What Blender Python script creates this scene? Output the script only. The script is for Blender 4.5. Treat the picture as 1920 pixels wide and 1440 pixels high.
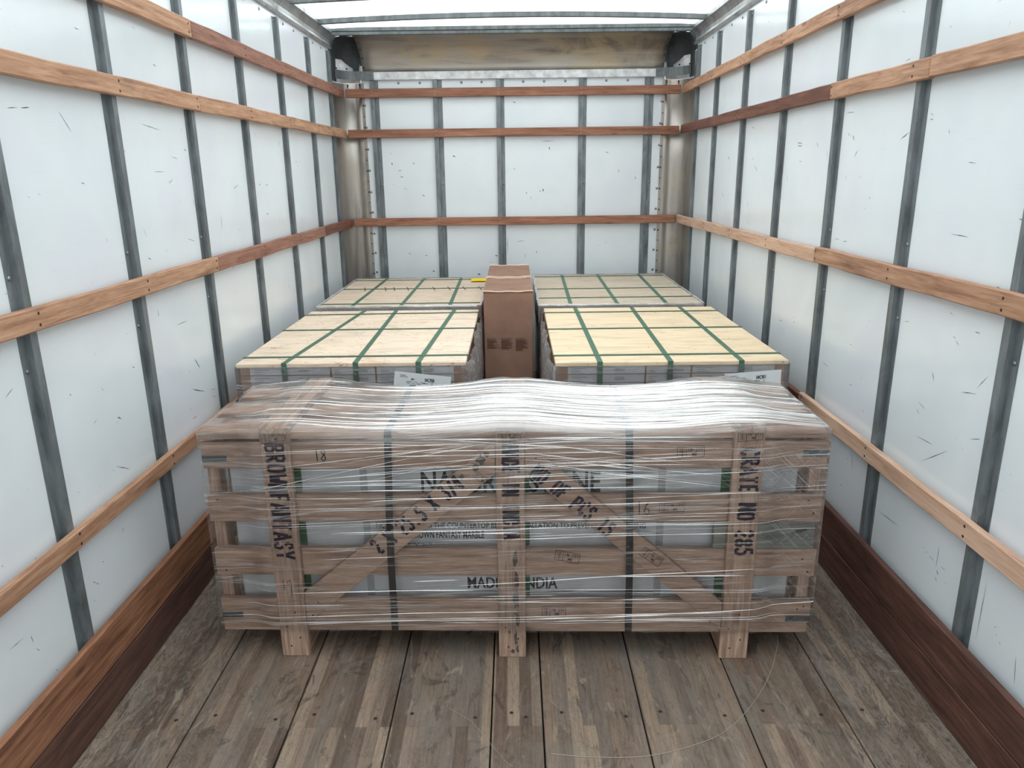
import bpy, bmesh, math, random
from mathutils import Vector, Matrix

scn = bpy.context.scene
for _o in list(bpy.data.objects):
    bpy.data.objects.remove(_o)
col = scn.collection
rnd = random.Random(7)

# ------------------------------------------------------------------ camera
CAM_H, F_PX = 1.45, 1404.0
PITCH, YAW, ROLL = 0.27789, -0.0055, -0.0123
_fw = Vector((math.sin(YAW) * math.cos(PITCH), math.cos(YAW) * math.cos(PITCH), -math.sin(PITCH)))
_rt0 = Vector((math.cos(YAW), -math.sin(YAW), 0.0))
_up0 = _rt0.cross(_fw)
_rt = math.cos(ROLL) * _rt0 + math.sin(ROLL) * _up0
_up = -math.sin(ROLL) * _rt0 + math.cos(ROLL) * _up0
cam_data = bpy.data.cameras.new('camera')
cam_data.sensor_fit = 'HORIZONTAL'
cam_data.sensor_width = 36.0
cam_data.lens = 36.0 * F_PX / 1920.0
cam_data.clip_start = 0.02
cam = bpy.data.objects.new('camera', cam_data)
col.objects.link(cam)
_m = Matrix((_rt, _up, -_fw)).transposed().to_4x4()
_m.translation = Vector((0, 0, CAM_H))
cam.matrix_world = _m
scn.camera = cam

# ------------------------------------------------------------------ daylight (overcast sky) and exposure
world = bpy.data.worlds.new('overcast_sky')
scn.world = world
world.use_nodes = True
_bg = world.node_tree.nodes['Background']
_bg.inputs['Color'].default_value = (0.88, 0.97, 1.0, 1)
_bg.inputs['Strength'].default_value = 0.78
sun_data = bpy.data.lights.new('cloud_veiled_sun', 'SUN')
sun_data.energy = 3.3
sun_data.angle = math.radians(70)
sun_data.color = (0.97, 0.99, 1.0)
sun = bpy.data.objects.new('cloud_veiled_sun', sun_data)
sun.location = (0, 2, 12)
sun.rotation_euler = (math.radians(-4), math.radians(3), 0)
col.objects.link(sun)
scn.view_settings.view_transform = 'Standard'
scn.view_settings.look = 'None'
scn.view_settings.gamma = 1.0
scn.view_settings.use_curve_mapping = False
scn.view_settings.exposure = 0.82
scn.cycles.transparent_max_bounces = 24
scn.cycles.diffuse_bounces = 6
scn.cycles.max_bounces = 14

# ------------------------------------------------------------------ helpers
def lin(c):
    return tuple(((v / 255.0) / 12.92 if v / 255.0 <= 0.04045 else ((v / 255.0 + 0.055) / 1.055) ** 2.4) for v in c) + (1.0,)

class NT:
    """small node-tree builder"""
    def __init__(s, name):
        s.m = bpy.data.materials.new(name)
        s.m.use_nodes = True
        s.t = s.m.node_tree
        s.t.nodes.clear()
        s.out = s.n('ShaderNodeOutputMaterial')
    def n(s, typ, **kw):
        nd = s.t.nodes.new(typ)
        for k, v in kw.items():
            setattr(nd, k, v)
        return nd
    def l(s, a, b):
        s.t.links.new(a, b)
    def val(s, inp, v):
        if hasattr(v, 'is_output'):
            s.l(v, inp)
        else:
            inp.default_value = v
    def math(s, op, a, b=0.0, clamp=False):
        nd = s.n('ShaderNodeMath', operation=op, use_clamp=clamp)
        s.val(nd.inputs[0], a); s.val(nd.inputs[1], b)
        return nd.outputs[0]
    def coords(s, scale=(1, 1, 1), rot=(0, 0, 0), kind='Object', rand=True):
        tc = s.n('ShaderNodeTexCoord')
        mp = s.n('ShaderNodeMapping')
        mp.inputs['Scale'].default_value = scale
        mp.inputs['Rotation'].default_value = rot
        src = tc.outputs[kind]
        if rand:
            oi = s.n('ShaderNodeObjectInfo')
            mul = s.math('MULTIPLY', oi.outputs['Random'], 40.0)
            add = s.n('ShaderNodeVectorMath', operation='ADD')
            s.l(src, add.inputs[0]); s.l(mul, add.inputs[1])
            src = add.outputs[0]
        s.l(src, mp.inputs['Vector'])
        return mp.outputs[0]
    def noise(s, vec, scale, detail=4.0, rough=0.55, dist=0.0):
        nd = s.n('ShaderNodeTexNoise')
        s.l(vec, nd.inputs['Vector'])
        nd.inputs['Scale'].default_value = scale
        nd.inputs['Detail'].default_value = detail
        nd.inputs['Roughness'].default_value = rough
        nd.inputs['Distortion'].default_value = dist
        return nd.outputs['Fac']
    def ramp(s, fac, stops, interp='LINEAR'):
        nd = s.n('ShaderNodeValToRGB')
        nd.color_ramp.interpolation = interp
        e = nd.color_ramp.elements
        while len(e) < len(stops):
            e.new(0.5)
        for q, (p, c) in zip(e, stops):
            q.position = p
            q.color = c if len(c) == 4 else tuple(c) + (1,)
        s.l(fac, nd.inputs['Fac'])
        return nd.outputs['Color']
    def step(s, fac, lo, hi):
        nd = s.n('ShaderNodeMapRange')
        nd.interpolation_type = 'SMOOTHSTEP'
        s.l(fac, nd.inputs['Value'])
        nd.inputs['From Min'].default_value = lo
        nd.inputs['From Max'].default_value = hi
        return nd.outputs['Result']
    def mix(s, fac, a, b, mode='MIX'):
        nd = s.n('ShaderNodeMix', data_type='RGBA', blend_type=mode)
        s.val(nd.inputs['Factor'], fac)
        s.val(nd.inputs['A'] if False else nd.inputs[6], a)
        s.val(nd.inputs[7], b)
        return nd.outputs[2]
    def bsdf(s, color, rough=0.6, metal=0.0, spec=0.5, bump=None, bstr=0.2, bdist=0.002, coat=0.0, coat_rough=0.1):
        p = s.n('ShaderNodeBsdfPrincipled')
        s.val(p.inputs['Base Color'], color)
        s.val(p.inputs['Roughness'], rough)
        s.val(p.inputs['Metallic'], metal)
        s.val(p.inputs['Specular IOR Level'], spec)
        p.inputs['Coat Weight'].default_value = coat
        p.inputs['Coat Roughness'].default_value = coat_rough
        if bump is not None:
            b = s.n('ShaderNodeBump')
            b.inputs['Strength'].default_value = bstr
            b.inputs['Distance'].default_value = bdist
            s.l(bump, b.inputs['Height'])
            s.l(b.outputs[0], p.inputs['Normal'])
        return p.outputs[0]
    def done(s, sh):
        s.l(sh, s.out.inputs['Surface'])
        return s.m

AX = {'x': (0.07, 1, 1), 'y': (1, 0.07, 1), 'z': (1, 1, 0.07)}

def wood(name, base, dark, light, axis='x', grain=70.0, blotch=5.0, rough=0.62, stain=0.35, knots=True, tint=0.12):
    t = NT(name)
    a = AX[axis]
    v = t.coords(a)
    v2 = t.coords(tuple(min(1, q * 4) for q in a))
    g = t.noise(v, grain, 5, 0.65, 0.6)
    f = t.noise(v, grain * 3.2, 3, 0.6)
    b = t.noise(v2, blotch, 4, 0.6, 0.4)
    c = t.ramp(g, [(0.28, lin(dark)), (0.5, lin(base)), (0.74, lin(light))])
    fc = t.ramp(f, [(0.34, (0.72, 0.68, 0.64)), (0.56, (1, 1, 1))])
    c = t.mix(0.6, c, fc, 'MULTIPLY')
    st = t.step(b, 0.56, 0.74)
    c = t.mix(t.math('MULTIPLY', st, stain), c, lin(tuple(q * 0.45 for q in dark)))
    oi = t.n('ShaderNodeObjectInfo')
    tv = t.ramp(oi.outputs['Random'], [(0, (1 - tint, 1 - tint * 1.25, 1 - tint * 1.4)), (0.5, (1, 1, 1)), (1, (1 + tint * 0.6, 1 + tint * 0.5, 1 + tint * 0.3))])
    c = t.mix(1.0, c, tv, 'MULTIPLY')
    if knots:
        vo = t.n('ShaderNodeTexVoronoi')
        t.l(t.coords(tuple(min(1, q * 5) for q in a)), vo.inputs['Vector'])
        vo.inputs['Scale'].default_value = 5.5
        k = t.step(vo.outputs['Distance'], 0.075, 0.02)
        c = t.mix(t.math('MULTIPLY', k, 0.55), c, lin(tuple(q * 0.35 for q in dark)))
    return t.done(t.bsdf(c, rough, 0, 0.35, g, 0.25, 0.002))

def plain(name, c, rough=0.6, metal=0.0, spec=0.5, var=0.0, scale=30.0, bump=0.0):
    t = NT(name)
    v = t.coords((1, 1, 1))
    n = t.noise(v, scale, 4, 0.6)
    lo = lin(tuple(q * (1 - var) for q in c)); hi = lin(tuple(min(255, q * (1 + var * 0.6)) for q in c))
    cc = t.ramp(n, [(0.3, lo), (0.7, hi)])
    return t.done(t.bsdf(cc, rough, metal, spec, n if bump else None, bump, 0.002))

# ------------------------------------------------------------------ mesh helpers
def link(o, parent=None):
    col.objects.link(o)
    if parent is not None:
        o.parent = parent
    return o

def mesh_obj(name, verts, faces, mat, parent=None, loc=(0, 0, 0), smooth=False):
    me = bpy.data.meshes.new(name)
    me.from_pydata([tuple(v) for v in verts], [], faces)
    me.update()
    if smooth:
        for p in me.polygons:
            p.use_smooth = True
    me.materials.append(mat)
    o = bpy.data.objects.new(name, me)
    o.location = loc
    return link(o, parent)

def bm_obj(name, bm, mat, parent=None, loc=(0, 0, 0), rot=(0, 0, 0), smooth=False):
    bmesh.ops.recalc_face_normals(bm, faces=bm.faces)
    me = bpy.data.meshes.new(name)
    bm.to_mesh(me); bm.free()
    if smooth:
        for p in me.polygons:
            p.use_smooth = True
    me.materials.append(mat)
    o = bpy.data.objects.new(name, me)
    o.location = loc
    o.rotation_euler = rot
    return link(o, parent)

def box_bm(sx, sy, sz, bev=0.002, seg=1):
    bm = bmesh.new()
    bmesh.ops.create_cube(bm, size=1.0)
    bmesh.ops.scale(bm, vec=(sx, sy, sz), verts=bm.verts)
    if bev > 0:
        bmesh.ops.bevel(bm, geom=list(bm.edges), offset=min(bev, 0.45 * min(sx, sy, sz)), segments=seg, affect='EDGES', profile=0.6)
    return bm

def box(name, x0, x1, y0, y1, z0, z1, mat, parent=None, bev=0.002, wob=0.0):
    """box given by its limits; its mesh is centred on its own origin"""
    bm = box_bm(x1 - x0, y1 - y0, z1 - z0, bev)
    return bm_obj(name, bm, mat, parent, ((x0 + x1) / 2, (y0 + y1) / 2, (z0 + z1) / 2))

def beam_prism(name, pts, depth, mat, parent, loc=(0, 0, 0), bev=0.0015):
    """outline in local x,z extruded along +y by depth"""
    bm = bmesh.new()
    vs = [bm.verts.new((p[0], 0, p[1])) for p in pts]
    f = bm.faces.new(vs)
    r = bmesh.ops.extrude_face_region(bm, geom=[f])
    bmesh.ops.translate(bm, vec=(0, depth, 0), verts=[g for g in r['geom'] if isinstance(g, bmesh.types.BMVert)])
    if bev:
        bmesh.ops.bevel(bm, geom=list(bm.edges), offset=bev, segments=1, affect='EDGES')
    return bm_obj(name, bm, mat, parent, loc)

def sweep(name, profile, path, mat, parent=None, closed=True, loc=(0, 0, 0)):
    """profile: list of (a,b); path: list of (origin, A axis, B axis)"""
    vs, fs = [], []
    n = len(profile)
    for o, A, B in path:
        for a, b in profile:
            vs.append(Vector(o) + a * Vector(A) + b * Vector(B))
    for i in range(len(path) - 1):
        for j in range(n if closed else n - 1):
            k = (j + 1) % n
            fs.append((i * n + j, i * n + k, (i + 1) * n + k, (i + 1) * n + j))
    if closed:
        fs.append(tuple(range(n - 1, -1, -1)))
        fs.append(tuple((len(path) - 1) * n + j for j in range(n)))
    return mesh_obj(name, vs, fs, mat, parent, loc)

def dome(name, r, h, axis, loc, mat, parent=None):
    """small round screw or bolt head; axis is the outward direction"""
    bm = bmesh.new()
    rings = []
    for rr, hh in ((r, 0), (r, h * 0.35), (r * 0.75, h * 0.85), (r * 0.3, h)):
        rings.append([bm.verts.new((rr * math.cos(2 * math.pi * k / 10), rr * math.sin(2 * math.pi * k / 10), hh)) for k in range(10)])
    for a, b in zip(rings, rings[1:]):
        for k in range(10):
            bm.faces.new((a[k], a[(k + 1) % 10], b[(k + 1) % 10], b[k]))
    bm.faces.new(rings[-1]); bm.faces.new(rings[0][::-1])
    q = Vector((0, 0, 1)).rotation_difference(Vector(axis)).to_euler()
    return bm_obj(name, bm, mat, parent, loc, q, True)

def thing(name, label, cat, loc=(0, 0, 0), group=None, rotz=0.0):
    o = bpy.data.objects.new(name, None)
    o.empty_display_size = 0.1
    o.location = loc
    o.rotation_euler = (0, 0, rotz)
    link(o)
    return tag(o, label, cat, group)

def tag(o, label, cat, group=None):
    o['label'] = label
    o['category'] = cat
    if group:
        o['group'] = group
    return o

def struct(o, label=None):
    o['kind'] = 'structure'
    if label:
        o['label'] = label
    return o

# ---- lettering -----------------------------------------------------------
STROKES = {
 'A': [[(0.02, 0), (0.22, .78)], [(.3, .98), (.58, 0)], [(.16, .3), (.42, .3)]],
 'B': [[(.05, 0), (.05, 1)], [(.17, .97), (.46, .9), (.46, .62), (.2, .53)], [(.2, .45), (.52, .4), (.52, .1), (.17, .03)]],
 'C': [[(.5, .72), (.42, .95), (.22, .95)], [(.1, .85), (.05, .5), (.1, .15)], [(.22, .05), (.42, .05), (.5, .28)]],
 'D': [[(.05, 0), (.05, 1)], [(.18, .97), (.42, .85), (.52, .55)], [(.52, .42), (.42, .13), (.18, .03)]],
 'E': [[(.07, 0), (.07, 1)], [(.2, .95), (.5, .95)], [(.2, .5), (.42, .5)], [(.2, .05), (.5, .05)]],
 'F': [[(.07, 0), (.07, 1)], [(.2, .95), (.5, .95)], [(.2, .5), (.42, .5)]],
 'I': [[(.28, 0), (.28, 1)]],
 'M': [[(.03, 0), (.05, .95)], [(.12, .9), (.27, .35)], [(.32, .35), (.47, .9)], [(.54, .95), (.56, 0)]],
 'N': [[(.05, 0), (.05, 1)], [(.12, .92), (.45, .1)], [(.53, 0), (.53, 1)]],
 'O': [[(.24, .97), (.1, .86), (.05, .5), (.1, .14), (.24, .03)], [(.34, .97), (.48, .86), (.53, .5), (.48, .14), (.34, .03)]],
 'P': [[(.05, 0), (.05, 1)], [(.18, .97), (.48, .9), (.48, .55), (.18, .47)]],
 'R': [[(.05, 0), (.05, 1)], [(.18, .97), (.48, .88), (.46, .58), (.18, .5)], [(.24, .42), (.53, 0)]],
 'S': [[(.5, .76), (.4, .96), (.18, .95), (.08, .74), (.24, .57)], [(.34, .48), (.5, .3), (.4, .05), (.16, .05), (.06, .26)]],
 'T': [[(.29, 0), (.29, .86)], [(.02, .95), (.24, .95)], [(.34, .95), (.56, .95)]],
 'W': [[(.02, 1), (.12, .08)], [(.18, .1), (.28, .62)], [(.33, .6), (.42, .1)], [(.48, .08), (.58, 1)]],
 'X': [[(.04, 1), (.26, .56)], [(.32, .44), (.54, 0)], [(.53, 1), (.05, 0)]],
 'Y': [[(.03, 1), (.25, .5)], [(.55, 1), (.33, .5)], [(.29, .4), (.29, 0)]],
 '0': [[(.24, .97), (.1, .86), (.05, .5), (.1, .14), (.24, .03)], [(.34, .97), (.48, .86), (.53, .5), (.48, .14), (.34, .03)]],
 '1': [[(.12, .8), (.3, 1)], [(.34, .95), (.34, 0)]],
 '2': [[(.06, .76), (.16, .96), (.4, .96), (.51, .74)], [(.47, .6), (.06, .1)], [(.12, .04), (.54, .04)]],
 '3': [[(.08, .94), (.48, .94), (.27, .58)], [(.33, .54), (.52, .34), (.42, .06), (.16, .03), (.05, .2)]],
 '4': [[(.4, 0), (.4, 1)], [(.32, .94), (.04, .34)], [(.1, .28), (.55, .28)]],
 '5': [[(.5, .95), (.14, .95), (.1, .58)], [(.2, .58), (.44, .55), (.53, .3), (.4, .05), (.14, .05), (.05, .2)]],
 '8': [[(.24, .97), (.1, .8), (.12, .62), (.26, .53)], [(.34, .97), (.48, .8), (.46, .62), (.32, .53)], [(.24, .47), (.06, .3), (.1, .1), (.26, .03)], [(.34, .47), (.52, .3), (.48, .1), (.32, .03)]],
 '9': [[(.5, .7), (.4, .95), (.18, .95), (.07, .72), (.18, .5), (.4, .5), (.5, .7), (.46, .3), (.3, 0)]],
 '6': [[(.45, .95), (.2, .7), (.07, .32), (.16, .05), (.4, .05), (.5, .27), (.38, .47), (.12, .4)]],
 '.': [[(.2, .02), (.28, .1)]], '/': [[(.08, 0), (.5, 1)]], '-': [[(.12, .48), (.46, .48)]], ' ': [],
 'L': [[(.07, 1), (.07, .05)], [(.16, .04), (.5, .04)]],
}

def stroke_mesh(name, lines, w, origin, right, up, mat, parent, lift=0.0008):
    """flat brush strokes; lines are polylines in (right, up) metres"""
    R, U = Vector(right), Vector(up)
    N = R.cross(U).normalized()
    O = Vector(origin) + N * lift
    vs, fs = [], []
    for ln in lines:
        pts = [Vector((p[0], p[1])) for p in ln]
        base = len(vs)
        for i, p in enumerate(pts):
            d0 = (p - pts[i - 1]) if i > 0 else (pts[1] - p)
            d1 = (pts[i + 1] - p) if i < len(pts) - 1 else d0
            d = (d0.normalized() + d1.normalized())
            if d.length < 1e-6:
                d = d1
            d.normalize()
            nn = Vector((-d.y, d.x)) * w * 0.5
            for q in (p + nn, p - nn):
                vs.append(O + R * q.x + U * q.y)
        for i in range(len(pts) - 1):
            a = base + 2 * i
            fs.append((a, a + 1, a + 3, a + 2))
    return mesh_obj(name, vs, fs, mat, parent)

def stencil(name, text, h, length, wr, origin, right, up, mat, parent, jitter=0.01, narrow=1.0):
    lines = []
    adv = length / max(1, len(text))
    sx = adv * 1.32 * narrow
    for i, ch in enumerate(text):
        oy = rnd.uniform(-jitter, jitter) * h * 4
        for ln in STROKES.get(ch, []):
            lines.append([(i * adv + p[0] * sx, p[1] * h + oy) for p in ln])
    return stroke_mesh(name, lines, wr, origin, right, up, mat, parent)

def lettering(name, text, h, width, origin, right, up, mat, parent, bold=0.0, lift=0.0008):
    cu = bpy.data.curves.new(name, 'FONT')
    cu.body = text
    cu.size = 1.0
    cu.offset = bold
    cu.resolution_u = 3
    tmp = bpy.data.objects.new(name + '_source', cu)
    col.objects.link(tmp)
    dg = bpy.context.evaluated_depsgraph_get()
    me = bpy.data.meshes.new_from_object(tmp.evaluated_get(dg))
    bpy.data.objects.remove(tmp)
    xs = [v.co.x for v in me.vertices]; ys = [v.co.y for v in me.vertices]
    x0, x1 = min(xs), max(xs)
    R, U = Vector(right), Vector(up)
    N = R.cross(U).normalized()
    O = Vector(origin) + N * lift
    sx = width / (x1 - x0)
    sy = h / 0.72
    for v in me.vertices:
        v.co = O + R * ((v.co.x - x0) * sx) + U * (v.co.y * sy)
    me.materials.clear()
    me.materials.append(mat)
    o = bpy.data.objects.new(name, me)
    return link(o, parent)
ML=[(2.656,1.797,0.019,-0.003,0.005),(1.92,1.61,0.035,0.003,0.003),(1.872,1.606,0.04,0.004,0.002),(2.118,1.43,0.015,-0.004,0.003),(2.812,1.535,0.016,-0.007,0.004),(2.715,1.357,0.005,-0.003,0.003),(3.278,1.396,0.06,0.015,0.003),(3.591,1.401,0.025,-0.002,0.004),(3.694,1.397,0.043,-0.001,0.003),(3.953,1.592,-0.007,-0.022,0.003),(4.231,1.51,0.026,-0.005,0.005),(4.383,1.369,0.014,-0.004,0.004),(2.21,1.833,0.022,-0.001,0.002),(2.543,1.891,0.011,-0.007,0.002),(2.081,1.587,0.043,-0.046,0.002),(2.574,1.599,0.133,-0.013,0.002),(2.428,1.272,0.013,-0.035,0.002),(2.194,1.27,0.006,-0.014,0.002),(2.768,1.22,0.058,-0.015,0.002),(4.855,1.817,-0.01,-0.031,0.004),(3.664,1.264,0.035,-0.007,0.004),(3.264,1.219,0.008,-0.004,0.004),(2.663,1.428,0.032,0.015,0.002),(2.587,1.46,0.078,-0.001,0.002),(2.832,1.35,-0.002,-0.025,0.002),(3.075,1.263,-0.016,-0.062,0.002),(2.374,1.52,0.003,-0.01,0.002),(2.716,1.507,0.054,-0.009,0.002),(1.871,1.401,0.009,-0.004,0.002),(1.915,1.407,0.009,-0.003,0.002),(2.44,1.011,-0.0,-0.026,0.002),(2.607,0.945,0.088,-0.001,0.003),(2.037,0.97,0.005,-0.002,0.002),(2.221,0.988,0.002,-0.006,0.002),(2.685,0.776,0.035,-0.043,0.004),(2.664,0.679,0.117,-0.043,0.003),(2.109,0.756,0.017,-0.012,0.004),(2.094,0.748,0.003,-0.009,0.002),(1.982,0.787,0.019,0.007,0.002),(2.603,0.592,0.032,0.002,0.003),(1.894,0.893,0.005,-0.006,0.003),(2.045,0.864,0.009,-0.013,0.002),(1.666,0.966,0.036,0.015,0.002),(2.083,0.609,0.073,-0.039,0.002),(3.893,0.881,0.022,-0.031,0.004),(1.852,0.632,0.004,-0.005,0.002),(2.433,1.19,0.022,-0.008,0.003),(3.144,1.073,0.018,-0.008,0.004),(2.797,0.644,0.05,-0.012,0.002),(2.797,0.615,0.037,-0.019,0.002),(2.232,0.881,0.016,-0.005,0.003),(1.952,0.606,0.002,-0.004,0.002),(1.906,0.394,0.004,-0.007,0.004),(1.849,0.362,0.01,-0.009,0.004),(1.862,0.35,0.01,-0.01,0.003),(1.519,0.395,0.051,-0.002,0.002),(1.572,0.372,0.003,-0.022,0.002),(1.585,0.333,0.013,-0.015,0.002),(1.634,0.238,0.002,-0.009,0.002),(1.834,0.313,0.003,-0.004,0.002),(1.834,0.473,0.002,-0.003,0.002),(2.028,0.432,-0.001,-0.017,0.002)]
MR=[(2.205,1.808,-0.01,0.001,0.003),(2.482,1.896,-0.014,-0.004,0.003),(2.241,1.588,-0.013,-0.006,0.003),(2.24,1.574,-0.018,0.002,0.003),(2.382,1.536,-0.054,0.021,0.003),(2.014,1.455,-0.039,-0.002,0.002),(1.786,1.325,-0.016,-0.003,0.004),(2.706,1.491,-0.019,0.023,0.003),(2.777,1.558,-0.009,-0.012,0.003),(2.738,1.545,-0.013,-0.018,0.004),(3.245,1.544,-0.052,-0.002,0.004),(3.242,1.533,-0.052,-0.002,0.004),(3.054,1.531,-0.023,-0.02,0.003),(2.955,1.493,-0.015,-0.032,0.002),(3.796,1.443,-0.051,-0.025,0.003),(4.295,1.5,-0.04,-0.017,0.006),(3.863,1.489,-0.031,0.013,0.003),(3.895,1.638,-0.06,-0.013,0.003),(3.222,1.471,-0.029,-0.003,0.003),(2.764,1.411,-0.009,0.01,0.003),(2.653,1.413,-0.007,-0.006,0.002),(2.784,1.194,-0.047,-0.001,0.002),(2.715,1.192,-0.035,0.004,0.002),(4.374,1.304,-0.044,-0.028,0.004),(3.897,1.27,-0.02,-0.034,0.003),(2.418,1.754,-0.031,0.003,0.002),(2.142,1.537,-0.007,-0.014,0.002),(2.785,1.631,-0.058,-0.002,0.002),(3.355,1.405,-0.02,-0.044,0.002),(4.96,1.619,-0.03,-0.007,0.004),(4.821,1.552,-0.019,-0.007,0.005),(3.875,1.183,-0.017,-0.02,0.004),(2.021,1.27,-0.083,-0.002,0.002),(3.136,0.836,-0.011,-0.009,0.002),(3.129,0.818,-0.013,-0.003,0.005),(3.259,0.759,-0.009,-0.019,0.002),(3.286,0.793,-0.032,0.001,0.003),(2.005,1.063,-0.017,-0.007,0.002),(2.226,0.998,-0.027,0.004,0.002),(1.975,1.004,-0.012,-0.001,0.003),(1.879,1.037,-0.023,0.0,0.002),(1.959,0.992,-0.016,-0.009,0.002),(1.829,0.918,-0.036,0.043,0.002),(1.876,0.877,-0.067,0.015,0.002),(2.047,0.874,-0.015,-0.022,0.003),(2.098,0.754,-0.018,-0.014,0.002),(2.428,0.648,-0.013,-0.007,0.002),(2.046,0.684,-0.087,0.005,0.002),(1.987,0.657,-0.119,0.079,0.002),(1.82,0.77,-0.042,0.016,0.002),(2.769,0.724,-0.053,-0.007,0.002),(2.578,0.845,-0.011,0.001,0.003),(2.468,0.452,-0.02,-0.066,0.003),(2.084,0.777,-0.042,-0.009,0.002),(1.825,1.16,-0.022,-0.004,0.002),(1.742,0.904,-0.01,-0.011,0.002),(1.969,0.379,-0.004,-0.007,0.002),(1.951,0.375,-0.009,-0.006,0.002),(1.923,0.37,-0.025,-0.001,0.002),(1.863,0.372,-0.027,0.001,0.002),(1.886,0.346,-0.009,-0.012,0.003),(1.888,0.325,-0.009,-0.012,0.003),(1.682,0.352,0.001,-0.166,0.002),(1.622,0.347,-0.004,-0.003,0.003),(1.614,0.331,-0.004,-0.004,0.002),(1.597,0.319,-0.005,-0.007,0.002),(1.531,0.29,-0.011,-0.066,0.002),(2.178,0.37,-0.126,0.012,0.002),(2.065,0.24,-0.003,-0.002,0.003),(1.842,0.339,-0.005,-0.005,0.002),(1.896,0.391,0.001,-0.067,0.002)]
MB=[(0.009,1.897,0.018,-0.006,0.008),(-0.848,1.503,0.008,-0.018,0.008),(-0.696,1.504,0.009,-0.012,0.008),(-0.796,1.457,0.022,0.006,0.005),(-0.783,1.415,0.025,-0.006,0.006),(-0.637,1.287,0.018,-0.009,0.006),(-0.412,1.549,0.021,-0.006,0.009),(0.25,1.593,0.003,-0.021,0.008),(0.65,1.563,0.025,-0.006,0.005),(0.206,1.315,0.006,-0.021,0.008),(0.184,1.307,0.012,-0.012,0.006),(0.004,1.46,0.012,-0.003,0.006),(0.734,1.436,0.004,-0.021,0.005),(0.851,1.39,0.004,-0.021,0.005),(0.158,0.883,0.01,-0.013,0.006),(0.077,0.859,0.003,-0.038,0.003),(-0.131,0.861,0.016,-0.003,0.01),(-0.259,0.729,0.022,-0.003,0.01),(-0.587,0.755,0.016,-0.003,0.01),(-0.049,0.939,0.004,-0.142,0.003),(0.088,1.296,0.006,-0.015,0.006),(0.119,1.263,0.003,-0.024,0.003),(0.046,0.962,0.064,0.006,0.003),(0.237,1.642,0.092,0.002,0.003),(-0.754,0.884,0.025,-0.007,0.005),(-0.635,0.867,0.019,-0.005,0.005)]

# ------------------------------------------------------------------ materials
def mat_wall():
    t = NT('white_liner')
    v = t.coords((1, 1, 1), rand=False)
    n = t.noise(v, 2.2, 3, 0.5)
    n2 = t.noise(t.coords((1, 1, 14), rand=False), 9, 4, 0.6)
    c = t.ramp(n, [(0.3, lin((222, 229, 233))), (0.5, lin((229, 235, 238))), (0.7, lin((226, 229, 236)))])
    c = t.mix(t.math('MULTIPLY', t.step(n2, 0.6, 0.8), 0.25), c, lin((206, 209, 212)))
    # small scrapes and dirt specks with their own shapes
    for sc, sq, lo, hi, col_, f in ((26, (1, 1, 2.4), 0.055, 0.03, (70, 72, 78), 0.55), (19, (1, 2.6, 1), 0.05, 0.02, (120, 122, 130), 0.5), (60, (1, 1, 1), 0.06, 0.03, (110, 110, 116), 0.4)):
        vo = t.n('ShaderNodeTexVoronoi')
        wv = t.n('ShaderNodeVectorMath', operation='ADD')
        base = t.coords(sq, rand=False)
        nz = t.n('ShaderNodeTexNoise'); nz.inputs['Scale'].default_value = 22; t.l(base, nz.inputs['Vector'])
        sc_ = t.n('ShaderNodeVectorMath', operation='SCALE'); sc_.inputs['Scale'].default_value = 0.05
        t.l(nz.outputs['Color'], sc_.inputs[0]); t.l(base, wv.inputs[0]); t.l(sc_.outputs[0], wv.inputs[1])
        t.l(wv.outputs[0], vo.inputs['Vector'])
        vo.inputs['Scale'].default_value = sc * 0.3
        gate = t.step(t.noise(t.coords((1, 1, 1), rand=False), 3.1, 2, 0.5), 0.5, 0.62)
        k = t.math('MULTIPLY', t.step(vo.outputs['Distance'], lo, hi), t.math('MULTIPLY', gate, f))
        c = t.mix(k, c, lin(col_))
    r = t.ramp(n, [(0.3, (0.13,) * 3), (0.7, (0.22,) * 3)])
    return t.done(t.bsdf(c, r, 0, 0.5, t.noise(v, 5.0, 3, 0.5), 0.12, 0.01))

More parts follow.
